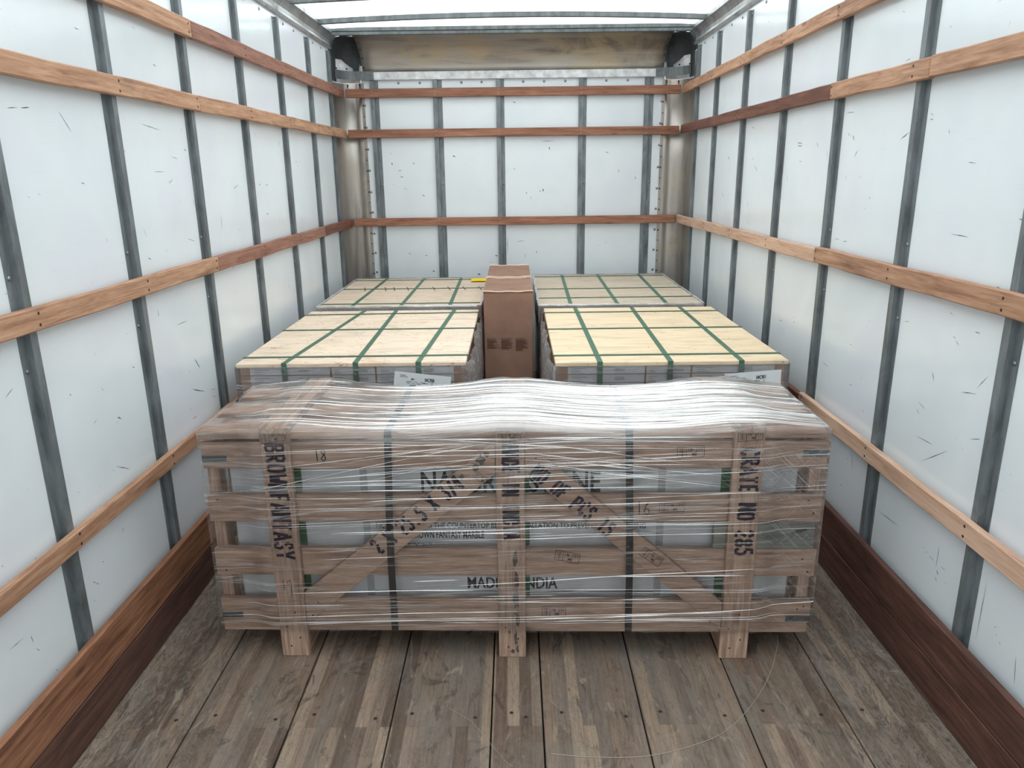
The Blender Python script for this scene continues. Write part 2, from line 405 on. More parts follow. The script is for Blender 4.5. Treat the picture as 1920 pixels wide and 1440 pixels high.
def mat_floor():
    t = NT('truck_floor')
    tc = t.n('ShaderNodeTexCoord')
    sp = t.n('ShaderNodeSeparateXYZ'); t.l(tc.outputs['Object'], sp.inputs[0])
    cb = t.n('ShaderNodeCombineXYZ'); t.l(sp.outputs[1], cb.inputs[0]); t.l(sp.outputs[0], cb.inputs[1])
    br = t.n('ShaderNodeTexBrick')
    t.l(cb.outputs[0], br.inputs['Vector'])
    br.offset = 0.37; br.squash = 1.0
    br.inputs['Color1'].default_value = (0, 0, 0, 1); br.inputs['Color2'].default_value = (1, 1, 1, 1)
    br.inputs['Mortar'].default_value = (0.5, 0.5, 0.5, 1)
    br.inputs['Scale'].default_value = 1.0
    br.inputs['Mortar Size'].default_value = 0.0005
    br.inputs['Brick Width'].default_value = 0.85
    br.inputs['Row Height'].default_value = 0.0345
    sep = t.n('ShaderNodeSeparateColor'); t.l(br.outputs['Color'], sep.inputs[0])
    c = t.ramp(sep.outputs[0], [(0, lin((98, 82, 71))), (0.25, lin((138, 120, 105))), (0.5, lin((120, 107, 97))), (0.72, lin((158, 138, 120))), (1, lin((112, 92, 79)))])
    vy = t.coords((1, 0.05, 1), rand=False)
    g = t.noise(vy, 110, 5, 0.7, 0.5)
    gc = t.ramp(g, [(0.3, (0.58, 0.55, 0.53)), (0.52, (1, 1, 1)), (0.8, (1.18, 1.16, 1.14))])
    c = t.mix(0.95, c, gc, 'MULTIPLY')
    g2 = t.noise(t.coords((1, 0.12, 1), rand=False), 34, 5, 0.65, 1.2)
    c = t.mix(t.math('MULTIPLY', t.step(g2, 0.55, 0.75), 0.5), c, lin((88, 78, 70)))
    # grey worn patches and dark ingrained dirt
    w = t.noise(t.coords((1, 0.35, 1), rand=False), 4.2, 5, 0.65, 1.5)
    c = t.mix(t.math('MULTIPLY', t.step(w, 0.46, 0.66), 0.5), c, lin((126, 120, 112)))
    d = t.noise(t.coords((1.0, 0.4, 1), (0, 0, 0.3), rand=False), 11, 7, 0.72, 2.2)
    c = t.mix(t.math('MULTIPLY', t.step(d, 0.54, 0.66), 0.72), c, lin((70, 62, 56)))
    cr = t.noise(t.coords((1, 0.55, 1), (0, 0, -0.25), rand=False), 7.5, 8, 0.75, 3.0)
    line = t.step(t.math('ABSOLUTE', t.math('SUBTRACT', cr, 0.53)), 0.009, 0.002)
    c = t.mix(t.math('MULTIPLY', line, 0.55), c, lin((58, 50, 45)))
    edge = t.step(t.math('ABSOLUTE', sp.outputs[0]), 0.62, 1.05)
    ck = t.noise(t.coords((1, 0.22, 1), (0, 0, 0.12), rand=False), 9, 9, 0.78, 3.5)
    crk = t.step(t.math('ABSOLUTE', t.math('SUBTRACT', ck, 0.5)), 0.02, 0.004)
    c = t.mix(t.math('MULTIPLY', t.math('MULTIPLY', crk, edge), 0.8), c, lin((52, 46, 42)))
    rg = t.noise(t.coords((1, 0.3, 1), (0, 0, 0.5), rand=False), 24, 8, 0.75, 2.5)
    c = t.mix(t.math('MULTIPLY', t.math('MULTIPLY', t.step(rg, 0.5, 0.62), edge), 0.5), c, lin((148, 140, 130)))
    fine = t.noise(t.coords((1, 0.16, 1), (0, 0, 0.05), rand=False), 75, 7, 0.75, 1.5)
    c = t.mix(t.math('MULTIPLY', t.step(fine, 0.56, 0.68), 0.45), c, lin((78, 68, 61)))
    lt = t.noise(t.coords((1, 0.3, 1), (0, 0, 0.8), rand=False), 16, 6, 0.7, 2.0)
    c = t.mix(t.math('MULTIPLY', t.step(lt, 0.56, 0.70), 0.5), c, lin((176, 162, 146)))
    r = t.ramp(w, [(0.3, (0.5,) * 3), (0.7, (0.72,) * 3)])
    return t.done(t.bsdf(c, r, 0, 0.35, g, 0.35, 0.003))

def mat_roof():
    t = NT('translucent_roof')
    v = t.coords((1, 1, 1), rand=False)
    n = t.noise(v, 40, 4, 0.6)
    c = t.ramp(n, [(0.25, lin((226, 232, 232))), (0.45, lin((246, 249, 249)))])
    tr = t.n('ShaderNodeBsdfTranslucent'); t.l(c, tr.inputs['Color'])
    df = t.n('ShaderNodeBsdfDiffuse'); t.l(c, df.inputs['Color'])
    mx = t.n('ShaderNodeMixShader'); mx.inputs[0].default_value = 0.25
    t.l(tr.outputs[0], mx.inputs[1]); t.l(df.outputs[0], mx.inputs[2])
    return t.done(mx.outputs[0])

def mat_alu(name, axis, base=(176, 170, 164), dark=(112, 104, 98), warm=(184, 172, 156)):
    t = NT(name)
    s = {'z': (1, 1, 0.12), 'x': (0.12, 1, 1)}[axis]
    v = t.coords(s, rand=True)
    n = t.noise(v, 9, 5, 0.6, 0.6)
    n2 = t.noise(t.coords((1, 1, 1)), 3.5, 4, 0.6, 1.0)
    c = t.ramp(n, [(0.28, lin(dark)), (0.52, lin(base)), (0.78, lin(tuple(min(255, q * 1.12) for q in base)))])
    c = t.mix(t.math('MULTIPLY', t.step(n2, 0.46, 0.66), 0.7), c, lin(warm))
    sp = t.noise(t.coords((1, 1, 1)), 38, 5, 0.7, 0.8)
    c = t.mix(t.math('MULTIPLY', t.step(sp, 0.66, 0.74), 0.7), c, lin((70, 62, 58)))
    r = t.ramp(n2, [(0.3, (0.32,) * 3), (0.7, (0.46,) * 3)])
    return t.done(t.bsdf(c, r, 0.72, 0.5, n, 0.08, 0.003))

def mat_steel(name, c=(122, 128, 131)):
    t = NT(name)
    v = t.coords((1, 1, 0.3))
    n = t.noise(v, 22, 5, 0.65, 0.5)
    cc = t.ramp(n, [(0.3, lin(tuple(q * 0.78 for q in c))), (0.52, lin(c)), (0.75, lin(tuple(min(255, q * 1.18) for q in c)))])
    return t.done(t.bsdf(cc, 0.45, 0.35, 0.5, n, 0.08, 0.001))

M = {}
M['wall'] = mat_wall()
M['floor'] = mat_floor()
M['roof'] = mat_roof()
M['steel'] = mat_steel('galvanised_steel')
M['bow'] = mat_steel('grey_bow_steel', (108, 114, 115))
M['alu_z'] = mat_alu('stained_aluminium_upright', 'z')
M['alu_x'] = mat_alu('stained_aluminium_header', 'x', (180, 174, 166), (106, 96, 90), (196, 180, 152))
M['alu_rail'] = mat_alu('brushed_aluminium', 'x', (176, 178, 178), (122, 122, 122), (176, 174, 170))
M['rubber'] = plain('dark_plastic', (58, 62, 65), 0.6, 0, 0.4, 0.15, 20)
M['white_paint'] = plain('scuffed_white_paint', (224, 225, 227), 0.45, 0, 0.4, 0.16, 18)
M['dark'] = plain('dark_nail', (46, 38, 34), 0.6)
M['bolt'] = plain('zinc_bolt', (150, 154, 156), 0.35, 0.8, 0.5, 0.1)
M['scuff'] = plain('black_scuff', (92, 95, 102), 0.7)
M['rail_y'] = wood('rail_timber_side', (182, 140, 112), (142, 102, 78), (206, 166, 136), 'y', 60, 7, 0.62, 0.5)
M['rail_red_y'] = wood('rail_timber_red', (156, 112, 94), (118, 78, 64), (180, 136, 114), 'y', 60, 7, 0.62, 0.5)
M['rail_fresh_y'] = wood('rail_timber_fresh', (206, 170, 146), (180, 140, 116), (224, 190, 166), 'y', 40, 3, 0.6, 0.12, True, 0.02)
M['rail_dark_y'] = wood('rail_timber_dark', (120, 76, 60), (84, 50, 40), (144, 96, 76), 'y', 50, 4, 0.55, 0.3)
M['rail_x'] = wood('rail_timber_back', (158, 110, 88), (116, 76, 60), (182, 134, 108), 'x', 55, 4, 0.6, 0.3)
M['kick_orange'] = wood('kick_timber_orange', (142, 98, 74), (92, 60, 44), (174, 128, 98), 'y', 60, 5, 0.58, 0.45)
M['kick_brown'] = wood('kick_timber_brown', (92, 64, 56), (60, 42, 37), (116, 82, 70), 'y', 60, 5, 0.58, 0.45)
M['kick_red'] = wood('kick_timber_red', (92, 62, 54), (58, 38, 33), (120, 84, 72), 'y', 60, 5, 0.58, 0.5)

# ------------------------------------------------------------------ the truck box
XL, XR = -1.179, 1.182          # wall surfaces
FL, FR_ = -1.140, 1.143         # faces of rails and kick boards
YB = 5.44                       # front bulkhead surface
Y0 = -0.55                      # open rear end

struct(box('wall_left', XL - 0.03, XL, Y0, 5.187, -0.06, 2.36, M['wall'], bev=0))
struct(box('wall_right', XR, XR + 0.03, Y0, 5.187, -0.06, 2.36, M['wall'], bev=0))
struct(box('wall_back', -1.027, 1.029, YB, YB + 0.03, -0.06, 2.36, M['wall'], bev=0))
W = {o.name: o for o in col.objects}

# floor: long laminated boards with open seams between them
def floor():
    edges = [-1.163, -0.899, -0.627, -0.352, -0.077, 0.064, 0.338, 0.620, 0.891, 1.166]
    bm = bmesh.new()
    for a, b in zip(edges, edges[1:]):
        g = 0.0022
        bb = box_bm(b - a - 2 * g, YB - Y0, 0.03, 0.0016)
        me = bpy.data.meshes.new('tmp'); bb.to_mesh(me); bb.free()
        n0 = len(bm.verts)
        bm.from_mesh(me); bpy.data.meshes.remove(me)
        bm.verts.ensure_lookup_table()
        for v in bm.verts[n0:]:
            v.co += Vector(((a + b) / 2, (YB + Y0) / 2, -0.015 + rnd.uniform(-0.0004, 0)))
    o = bm_obj('floor', bm, M['floor'])
    struct(o)
    box('subfloor', XL, XR, Y0, YB, -0.06, -0.031, M['dark'], o, 0)
    return o
FLOOR = floor()
nail = dome('floor_nail', 0.0055, 0.0009, (0, 0, 1), (0, 0, 0), M['dark'], FLOOR)
_first = True
for yy in (1.742, 2.95):
    for i, x in enumerate((-0.949, -0.847, -0.674, -0.571, -0.398, -0.299, -0.122, -0.022, 0.017, 0.117, 0.293, 0.391, 0.565, 0.675, 0.83, 0.95)):
        if yy > 2 and i % 3:
            continue
        o = nail if _first else link(nail.copy(), FLOOR)
        _first = False
        o.location = (x, yy + (0.009 if i % 2 else -0.009), 0.0)

# roof skin, slightly arched
def roof():
    vs, fs = [], []
    n = 24
    for i in range(n + 1):
        x = -1.17 + 2.34 * i / n
        z = 2.327 + 0.028 * (1 - (x / 1.17) ** 2)
        vs += [(x, Y0, z), (x, 5.26, z)]
    for i in range(n):
        a = 2 * i
        fs.append((a, a + 1, a + 3, a + 2))
    return struct(mesh_obj('ceiling', vs, fs, M['roof'], smooth=True))
roof()
struct(box('ground', -14, 14, -22, Y0 - 0.02, -1.12, -1.08, plain('asphalt', (120, 120, 122), 0.9, 0, 0.2, 0.2, 60), bev=0))

def roof_bow(y, label, n=20):
    path = []
    for i in range(n + 1):
        x = -1.15 + 2.3 * i / n
        z = 2.296 + 0.026 * (1 - (x / 1.15) ** 2)
        path.append(((x, y, z), (0, 1, 0), (0, 0, 1)))
    prof = [(0, 0), (0.036, 0), (0.036, 0.026), (0, 0.026)]
    o = sweep('roof_bow', prof, path, M['bow'])
    return tag(o, label, 'roof bow', 'roof bows')
for y, lb in ((4.835, 'grey arched roof bow nearest the front bulkhead header'), (4.265, 'grey arched roof bow cut off by the top edge of the photo'), ):
    roof_bow(y, lb)
for y in (3.69, 3.11, 2.54, 1.96, 1.38, 0.8):
    roof_bow(y, 'grey arched roof bow overhead, out of the frame')

# coved aluminium rails where the walls meet the roof
cove = [(0, 2.212), (0.014, 2.212), (0.017, 2.226), (0.009, 2.231), (0.005, 2.246), (0.006, 2.264), (0.012, 2.281), (0.022, 2.295), (0.034, 2.302), (0.034, 2.326), (0, 2.326)]
for nm, x, s in (('trim_1', XL, 1), ('trim_2', XR, -1)):
    struct(sweep(nm, cove, [((x, Y0, 0), (s, 0, 0), (0, 0, 1)), ((x, 5.22, 0), (s, 0, 0), (0, 0, 1))], M['alu_rail']))
    bo = dome('bolt', 0.007, 0.005, (s, 0, 0), (x, 5.0, 2.19), M['bolt'], W['wall_left' if s > 0 else 'wall_right'])
    par = bo.parent
    bo.location = Vector((x, 4.985, 2.188)) - Vector(par.location)
    for k, y in enumerate((4.795, 4.398, 4.205, 3.83, 3.62)):
        c2 = link(bo.copy(), par)
        c2.location = Vector((x, y, 2.188)) - Vector(par.location)

# upright Z posts
def z_post(x, s, yp, label):
    t, D = 0.002, 0.018
    prof = [(0, -.051), (t, -.051), (t, -.027), (D, -.027), (D, 0), (D - .007, 0), (D - .007, -t), (D - t, -t), (D - t, -.025), (0, -.025)]
    o = sweep('wall_post', prof, [((0, 0, 0), (s, 0, 0), (0, 1, 0)), ((0, 0, 2.192), (s, 0, 0), (0, 1, 0))], M['steel'], loc=(x, yp, 0))
    tag(o, label, 'post', 'steel posts along the %s wall' % ('left' if s > 0 else 'right'))
    sc = [0.997, 2.172] + ([1.222] if yp < 3 else [])
    for z in sc:
        dome('screw', 0.006, 0.004, (s, 0, 0), (s * 0.002, -0.039, z), M['bolt'], o)
    return o
ORD = ['nearest', 'second nearest', 'third nearest', 'fourth nearest', 'fifth nearest', 'sixth nearest', 'farthest']
YPL = (1.779, 2.335, 2.893, 3.475, 4.068, 4.652, 5.160)
YPR = (1.757, 2.318, 2.889, 3.470, 4.066, 4.632, 5.115)
for nm, x, s, ys in (('left', XL, 1, YPL), ('right', XR, -1, YPR)):
    for i, y in enumerate(ys):
        z_post(x, s, y, 'grey galvanised steel post on %s wall, %s to the open end' % (nm, ORD[i]) if i < 6 else 'grey galvanised steel post on %s wall, farthest, beside the curved corner panel' % nm)

# bulkhead posts
BP = [(-0.969, -0.913), (-0.543, -0.481), (-0.114, -0.059), (0.448, 0.503), (0.895, 0.958)]
BL = ['left-hand steel post on the front bulkhead, beside the left corner panel', 'steel post on the front bulkhead, second from the left', 'steel post on the front bulkhead directly behind the brown cartons', 'steel post on the front bulkhead, second from the right', 'right-hand steel post on the front bulkhead, beside the right corner panel']
for i, ((a, b), lb) in enumerate(zip(BP, BL)):
    t, D = 0.002, 0.018
    w = b - a
    prof = [(0, 0), (D, 0), (D, .031), (t, .031), (t, w), (0, w), (0, .029), (D - t, .029), (D - t, t), (0, t)]
    o = sweep('bulkhead_post', prof, [((0, 0, 0), (0, -1, 0), (1, 0, 0)), ((0, 0, 2.044), (0, -1, 0), (1, 0, 0))], M['steel'], loc=(a, YB, 0))
    tag(o, lb, 'post', 'steel posts on the front bulkhead')
    dome('screw', 0.007, 0.004, (0, -1, 0), (w - 0.012, -0.002, 1.055), M['bolt'], o)
    dome('screw', 0.007, 0.004, (0, -1, 0), (w - 0.012, -0.002, 1.36), M['bolt'], o)

# bulkhead bolts
wb = W['wall_back']
b0 = None
pts = [(-1.0105 + 0.0135 * (1.89 - z) / 1.14, z) for z in (1.887, 1.746, 1.602, 1.46, 1.315, 1.176, 1.027, 0.891, 0.753)]
pts += [(1.012 - 0.016 * (1.89 - z) / 1.14, z) for z in (1.891, 1.75, 1.606, 1.461, 1.317, 1.178, 1.034, 0.891, 0.749)]
pts += [(x, 2.028) for x in (-0.775, -0.63, -0.348, -0.211, 0.071, 0.212, 0.356, 0.634, 0.779)]
for x, z in pts:
    if b0 is None:
        b0 = dome('bolt', 0.0085, 0.006, (0, -1, 0), (0, 0, 0), M['bolt'], wb); o = b0
    else:
        o = link(b0.copy(), wb)
    o.location = Vector((x, YB, z)) - Vector(wb.location)

# timber rails -----------------------------------------------------------
def board_y(name, xa, xb, ya, yb, za, zb, h, mat, label, cat='rail', nails=(), grp=None):
    """board along y whose bottom edge runs from za (near) to zb (far)"""
    L = yb - ya
    bm = box_bm(xb - xa, L, h, 0.003)
    # a slightly uneven sawn edge
    bmesh.ops.subdivide_edges(bm, edges=[e for e in bm.edges if abs(e.verts[0].co.y - e.verts[1].co.y) > L * 0.5], cuts=24)
    ph = rnd.uniform(0, 9)
    for v in bm.verts:
        tt = v.co.y / L
        v.co.z += (zb - za) * tt + 0.0012 * math.sin(v.co.y * 7 + ph) + 0.0008 * math.sin(v.co.y * 19 + ph * 2)
    o = bm_obj(name, bm, mat, None, ((xa + xb) / 2, (ya + yb) / 2, (za + zb) / 2 + h / 2))
    tag(o, label, cat, grp)
    side = 1 if xb < 0 else -1
    for yn in nails:
        if ya + 0.01 < yn < yb - 0.01:
            for q in (-0.014, 0.014):
                zc = (zb - za) * (yn - (ya + yb) / 2) / L
                dome('nail', 0.0042, 0.0012, (side, 0, 0), (side * (xb - xa) / 2, yn - (ya + yb) / 2, zc + q), M['dark'], o)
    return o
T = 0.021
nl = [y - 0.013 for y in YPL]; nr = [y - 0.013 for y in YPR]
GL, GR = 'timber rails along the left wall', 'timber rails along the right wall'
def left(ya, yb, za, zb, h, m, lb):
    return board_y('timber_rail', FL - T, FL, ya, yb, za, zb, h, M[m], lb, 'rail', nl, GL)
def right(ya, yb, za, zb, h, m, lb):
    return board_y('timber_rail', FR_, FR_ + T, ya, yb, za, zb, h, M[m], lb, 'rail', nr, GR)
left(0.3, 2.902, 1.915, 1.917, 0.060, 'rail_y', 'topmost timber rail on the left wall, near pale tan length')
left(2.904, 5.395, 1.917, 1.931, 0.060, 'rail_red_y', 'topmost timber rail on the left wall, far reddish length')
left(0.3, 2.902, 1.672, 1.672, 0.054, 'rail_y', 'second timber rail from the top on the left wall, near length')
left(2.904, 5.395, 1.671, 1.672, 0.056, 'rail_y', 'second timber rail from the top on the left wall, far length')
left(0.3, 2.902, 1.098, 1.089, 0.056, 'rail_y', 'waist-high timber rail on the left wall, near length')
left(2.904, 4.603, 1.088, 1.081, 0.057, 'rail_red_y', 'waist-high timber rail on the left wall, middle length above the pallets')
left(4.606, 5.395, 1.081, 1.077, 0.057, 'rail_dark_y', 'short dark brown timber rail in the far left corner, waist-high')
left(0.3, 5.395, 0.514, 0.514, 0.050, 'rail_y', 'lowest timber rail on the left wall, behind the left end of the crate')
right(0.3, 2.887, 1.944, 1.945, 0.054, 'rail_y', 'topmost timber rail on the right wall, near tan length')
right(2.890, 5.395, 1.945, 1.937, 0.054, 'rail_y', 'topmost timber rail on the right wall, far length with pink streaks')
right(0.3, 2.214, 1.681, 1.681, 0.056, 'rail_y', 'second timber rail from the top on the right wall, nearest length')
right(2.217, 2.887, 1.681, 1.681, 0.056, 'rail_y', 'second timber rail from the top on the right wall, short middle length')
right(2.890, 5.395, 1.682, 1.681, 0.054, 'rail_dark_y', 'second timber rail from the top on the right wall, far dark red length')
right(0.3, 2.887, 1.114, 1.098, 0.059, 'rail_y', 'waist-high timber rail on the right wall, thick weathered near length')
right(2.892, 5.395, 1.096, 1.082, 0.055, 'rail_fresh_y', 'waist-high timber rail on the right wall, far pale length above the pallets')
right(0.3, 2.905, 0.517, 0.519, 0.058, 'rail_fresh_y', 'lowest timber rail on the right wall, fresh pale pine length')
right(2.908, 5.395, 0.513, 0.513, 0.054, 'rail_dark_y', 'lowest timber rail on the right wall, dark brown length behind the crate')
for z0, z1, lb in ((1.934, 1.991, 'topmost timber rail across the front bulkhead'), (1.675, 1.730, 'middle timber rail across the front bulkhead'), (1.080, 1.136, 'lowest timber rail across the front bulkhead, above the pallets')):
    o = box('timber_rail', -1.131, 1.134, 5.400, 5.4215, z0, z1, M['rail_x'], bev=0.003)
    tag(o, lb, 'rail', 'timber rails across the front bulkhead')
    for a, b in BP:
        for q in (-0.014, 0.014):
            dome('nail', 0.0045, 0.0012, (0, -1, 0), (a + 0.016 - 0.0015, -0.0108, q), M['bolt'], o)

for nm, xa, xb, m1, m2 in (('baseboard_left', FL - T, FL, 'kick_orange', 'kick_brown'), ('baseboard_right', FR_, FR_ + T, 'kick_red', 'kick_red')):
    e = bpy.data.objects.new(nm, None); link(e); struct(e)
    e.location = ((xa + xb) / 2, 2.4, 0)
    for z0, z1, m in ((0.1235, 0.2455, m1), (0.0, 0.1205, m2)):
        o = box('upper_board' if z0 > 0 else 'lower_board', xa, xb, 0.2, 5.395, z0, z1, M[m], None, 0.003)
        o.parent = e
        o.location = Vector(o.location) - Vector(e.location)

# curved aluminium corner panels
def corner_panel(nm, s, label):
    x = XL if s > 0 else XR
    R = 0.130
    ox, oy = x - s * 0.021, 5.462
    prof = [(x - s * 0.002, 5.183), (x - s * 0.006, 5.20), (ox, oy - R)]
    for k in range(1, 11):
        a = math.pi / 2 * k / 10
        prof.append((ox + s * (R - R * math.cos(a)), oy - R + R * math.sin(a)))
    prof.append((x + s * 0.150, YB - 0.001))
    ccx, ccy = ox + s * R, oy - R
    vs, fs = [], []
    zs = [0.0, 0.5, 1.0, 1.5, 2.03]
    for z in zs:
        vs += [(p[0], p[1], z) for p in prof]
    n = len(prof)
    for i in range(len(zs) - 1):
        for j in range(n - 1):
            fs.append((i * n + j, i * n + j + 1, (i + 1) * n + j + 1, (i + 1) * n + j))
    o = mesh_obj(nm, vs, fs, M['alu_z'], smooth=True)
    md = o.modifiers.new('thick', 'SOLIDIFY'); md.thickness = 0.0016; md.offset = 0
    struct(o, label)
    RF = 0.150
    e = box('flange', x + RF - 0.002 if s > 0 else x - RF - 0.018, x + RF + 0.018 if s > 0 else x - RF + 0.002, YB - 0.004, YB, 0.0, 2.03, M['alu_z'], o, 0.0005)
    for z in [1.887 - 0.0715 * k for k in range(18)]:
        dome('rivet', 0.004 if round((1.887 - z) / 0.0715) % 2 else 0.0055, 0.002, (0, -1, 0), (x + s * (RF + 0.009), YB - 0.004, z), M['dark'], o)
    # white head plate over the corner
    vs2, fs2 = [], []
    for z in (2.031, 2.19):
        vs2 += [(p[0] - s * 0.0, p[1], z) for p in prof]
    for j in range(n - 1):
        fs2.append((j, j + 1, n + j + 1, n + j))
    h = mesh_obj('head_plate', vs2, fs2, M['white_paint'], o, smooth=True)
    sh = mesh_obj('upper_shroud', [(v[0], v[1], v[2] + (0.1605 if v[2] < 2.1 else 0.13)) for v in vs2], fs2, M['rubber'], o, smooth=True)
    for a, z in ((0.55, 2.122), (1.15, 2.122), (1.15, 2.018)):
        px = ccx - s * R * math.cos(a); py = ccy + R * math.sin(a)
        dome('bolt', 0.006, 0.004, (s * math.cos(a), -math.sin(a), 0), (px, py, z), M['dark'], o)
    return o
corner_panel('trim_3', 1, 'curved stained aluminium panel in the far left corner')
corner_panel('trim_4', -1, 'curved stained aluminium panel in the far right corner')

# curved header panel above the beam
def header_panel():
    R, cy, cz = 0.20, 5.238, 2.098
    vs, fs = [], []
    n, m = 12, 24
    for i in range(n + 1):
        a = math.pi / 2 * i / n
        y = cy + R * math.cos(a); z = cz + R * math.sin(a)
        xl = -1.012 - 0.022 * i / n; xr = 1.020 + 0.026 * i / n
        for j in range(m + 1):
            vs.append((xl + (xr - xl) * j / m, y, z))
    w = m + 1
    for i in range(n):
        for j in range(m):
            fs.append((i * w + j, i * w + j + 1, (i + 1) * w + j + 1, (i + 1) * w + j))
    o = mesh_obj('header_panel', vs, fs, M['alu_x'], smooth=True)
    md = o.modifiers.new('thick', 'SOLIDIFY'); md.thickness = 0.002; md.offset = 0
    tag(o, 'curved brown-stained aluminium panel above the white header beam', 'panel')
    for s, x in ((1, -1.0), (-1, 1.01)):
        for k in range(5):
            a = math.radians(8 + 17 * k)
            y = cy + R * math.cos(a) - 0.001; z = cz + R * math.sin(a)
            dome('rivet', 0.005, 0.003, (0, -math.cos(a), -math.sin(a)), (x - s * 0.022 * a / 1.57, y, z), M['dark'], o)
    return o
header_panel()

o = box('roof_front_rail', -1.165, 1.165, 5.185, 5.238, 2.312, 2.335, M['bow'], bev=0.002)
tag(o, 'grey aluminium rail where the roof meets the front header', 'rail')
box('lower_lip', -1.155, 1.155, 0.0, 0.03, -0.0335, -0.0125, M['bow'], o, 0.002)
for ch in o.children:
    ch.location = (0, -0.005, -0.0225)

# header beam with steel end bands
hb = thing('header_beam', 'scuffed white beam across the top of the front bulkhead', 'beam', (0.013, YB, 2.071))
def rel(o, p):
    o.parent = p
    o.location = Vector(o.location) - Vector(p.location)
    return o
rel(box('beam_bar', -0.955, 0.982, YB - 0.026, YB - 0.001, 2.046, 2.097, M['white_paint'], None, 0.003), hb)
for s in (1, -1):
    x = XL if s > 0 else XR
    xe = -0.935 if s > 0 else 0.962
    R = 0.165
    pts = [Vector((xe, YB - 0.029, 0)), Vector((x + s * (R + 0.012), YB - 0.029, 0))]
    for k in range(1, 9):
        a = math.pi / 2 * k / 9
        pts.append(Vector((x + s * (0.012 + R - R * math.sin(a)), YB - 0.029 - R + R * math.cos(a), 0)))
    path = []
    for i, p in enumerate(pts):
        d = (pts[min(i + 1, len(pts) - 1)] - pts[max(i - 1, 0)]).normalized()
        nrm = Vector((d.y, -d.x, 0)) * (1 if s < 0 else -1)
        path.append(((p.x, p.y, 2.046), (nrm.x, nrm.y, 0), (0, 0, 1)))
    e = sweep('end_band', [(0, 0), (0.003, 0), (0.003, 0.055), (0, 0.055)], path, M['rubber'] if False else M['bow'])
    rel(e, hb)
    for dx in (0.012, 0.032):
        for dz in (0.014, 0.041):
            rel(dome('rivet', 0.0055, 0.003, (0, -1, 0), (xe - s * dx, YB - 0.032, 2.046 + dz), M['bolt']), hb)

def smooth(a, b, x):
    t = max(0.0, min(1.0, (x - a) / (b - a)))
    return t * t * (3 - 2 * t)

# dark moulded corner castings
def corner_casting(s, label):
    x = XL if s > 0 else XR
    cx = -1.008 if s > 0 else 1.016
    rx = abs(cx - x) - 0.002
    cy, cz = 5.238, 2.098
    m = 12
    vs, fs = [], []
    als = [0, 8, 15.5, 16, 22, 30, 38, 46, 54, 62, 70, 77, 77.6, 84, 90]
    n = len(als) - 1
    def zmin(d):
        if d <= 15.6:
            return 2.03
        if d <= 46:
            return 2.173
        if d < 77.3:
            return 2.173 - (d - 46) / 31 * 0.052
        return 2.075
    for d in als:
        al = math.radians(d)
        ca, sa = math.cos(al) ** 0.62, math.sin(al) ** 0.62
        q = 2.0 + 2.2 * (1 - smooth(70, 90, d))
        z0 = zmin(d)
        for j in range(m + 1):
            z = z0 + (2.300 - z0) * (j / m) ** 0.8
            f = max(0.0, 1 - max(0.0, (z - cz) / 0.203) ** q) ** (1 / q)
            tk_ = 0.0125 * smooth(74, 84, d)
            vs.append((cx - s * rx * ca * f * 0.985, cy + (0.195 + tk_) * sa * f - 0.002 + tk_ * 0.3, z))
    w = m + 1
    for i in range(n):
        for j in range(m):
            fs.append((i * w + j, i * w + j + 1, (i + 1) * w + j + 1, (i + 1) * w + j))
    o = mesh_obj('corner_casting', vs, fs, M['rubber'], smooth=False)
    md = o.modifiers.new('thick', 'SOLIDIFY'); md.thickness = 0.006; md.offset = 0
    return tag(o, label, 'corner bracket', 'dark corner castings')
corner_casting(1, 'dark grey moulded casting in the upper left front corner')
corner_casting(-1, 'dark grey moulded casting in the upper right front corner')

# scuffs and scrapes on the liner
def scuffs(wall, marks, ax, val, s):
    vs, fs = [], []
    for (h, z, dh, dz, w) in marks:
        L = math.hypot(dh, dz)
        if L < 0.002:
            dh, dz, L = 0.004, 0.0, 0.004
        ux, uz = dh / L, dz / L
        k = max(2, int(L / 0.02) + 2)
        base = len(vs)
        for i in range(k + 1):
            t = i / k - 0.5
            ww = w * 0.5 * max(0.12, (1 - abs(2 * t) ** 1.7)) * rnd.uniform(0.55, 1.15)
            jx = rnd.uniform(-0.25, 0.25) * w
            for sg in (1, -1):
                a = h + dh * t - uz * (ww * sg + jx); b = z + dz * t + ux * (ww * sg + jx)
                vs.append((val + s * 0.0006, a, b) if ax == 0 else (a, val - 0.0006, b))
        for i in range(k):
            q = base + 2 * i
            fs.append((q, q + 1, q + 3, q + 2))
    p = W[wall]
    vs = [Vector(v) - Vector(p.location) for v in vs]
    o = mesh_obj('scuff_marks', vs, fs, M['scuff'], p)
    o['kind'] = 'stuff'
scuffs('wall_left', ML, 0, XL, 1)
scuffs('wall_right', MR, 0, XR, -1)
scuffs('wall_back', MB, 1, YB, -1)

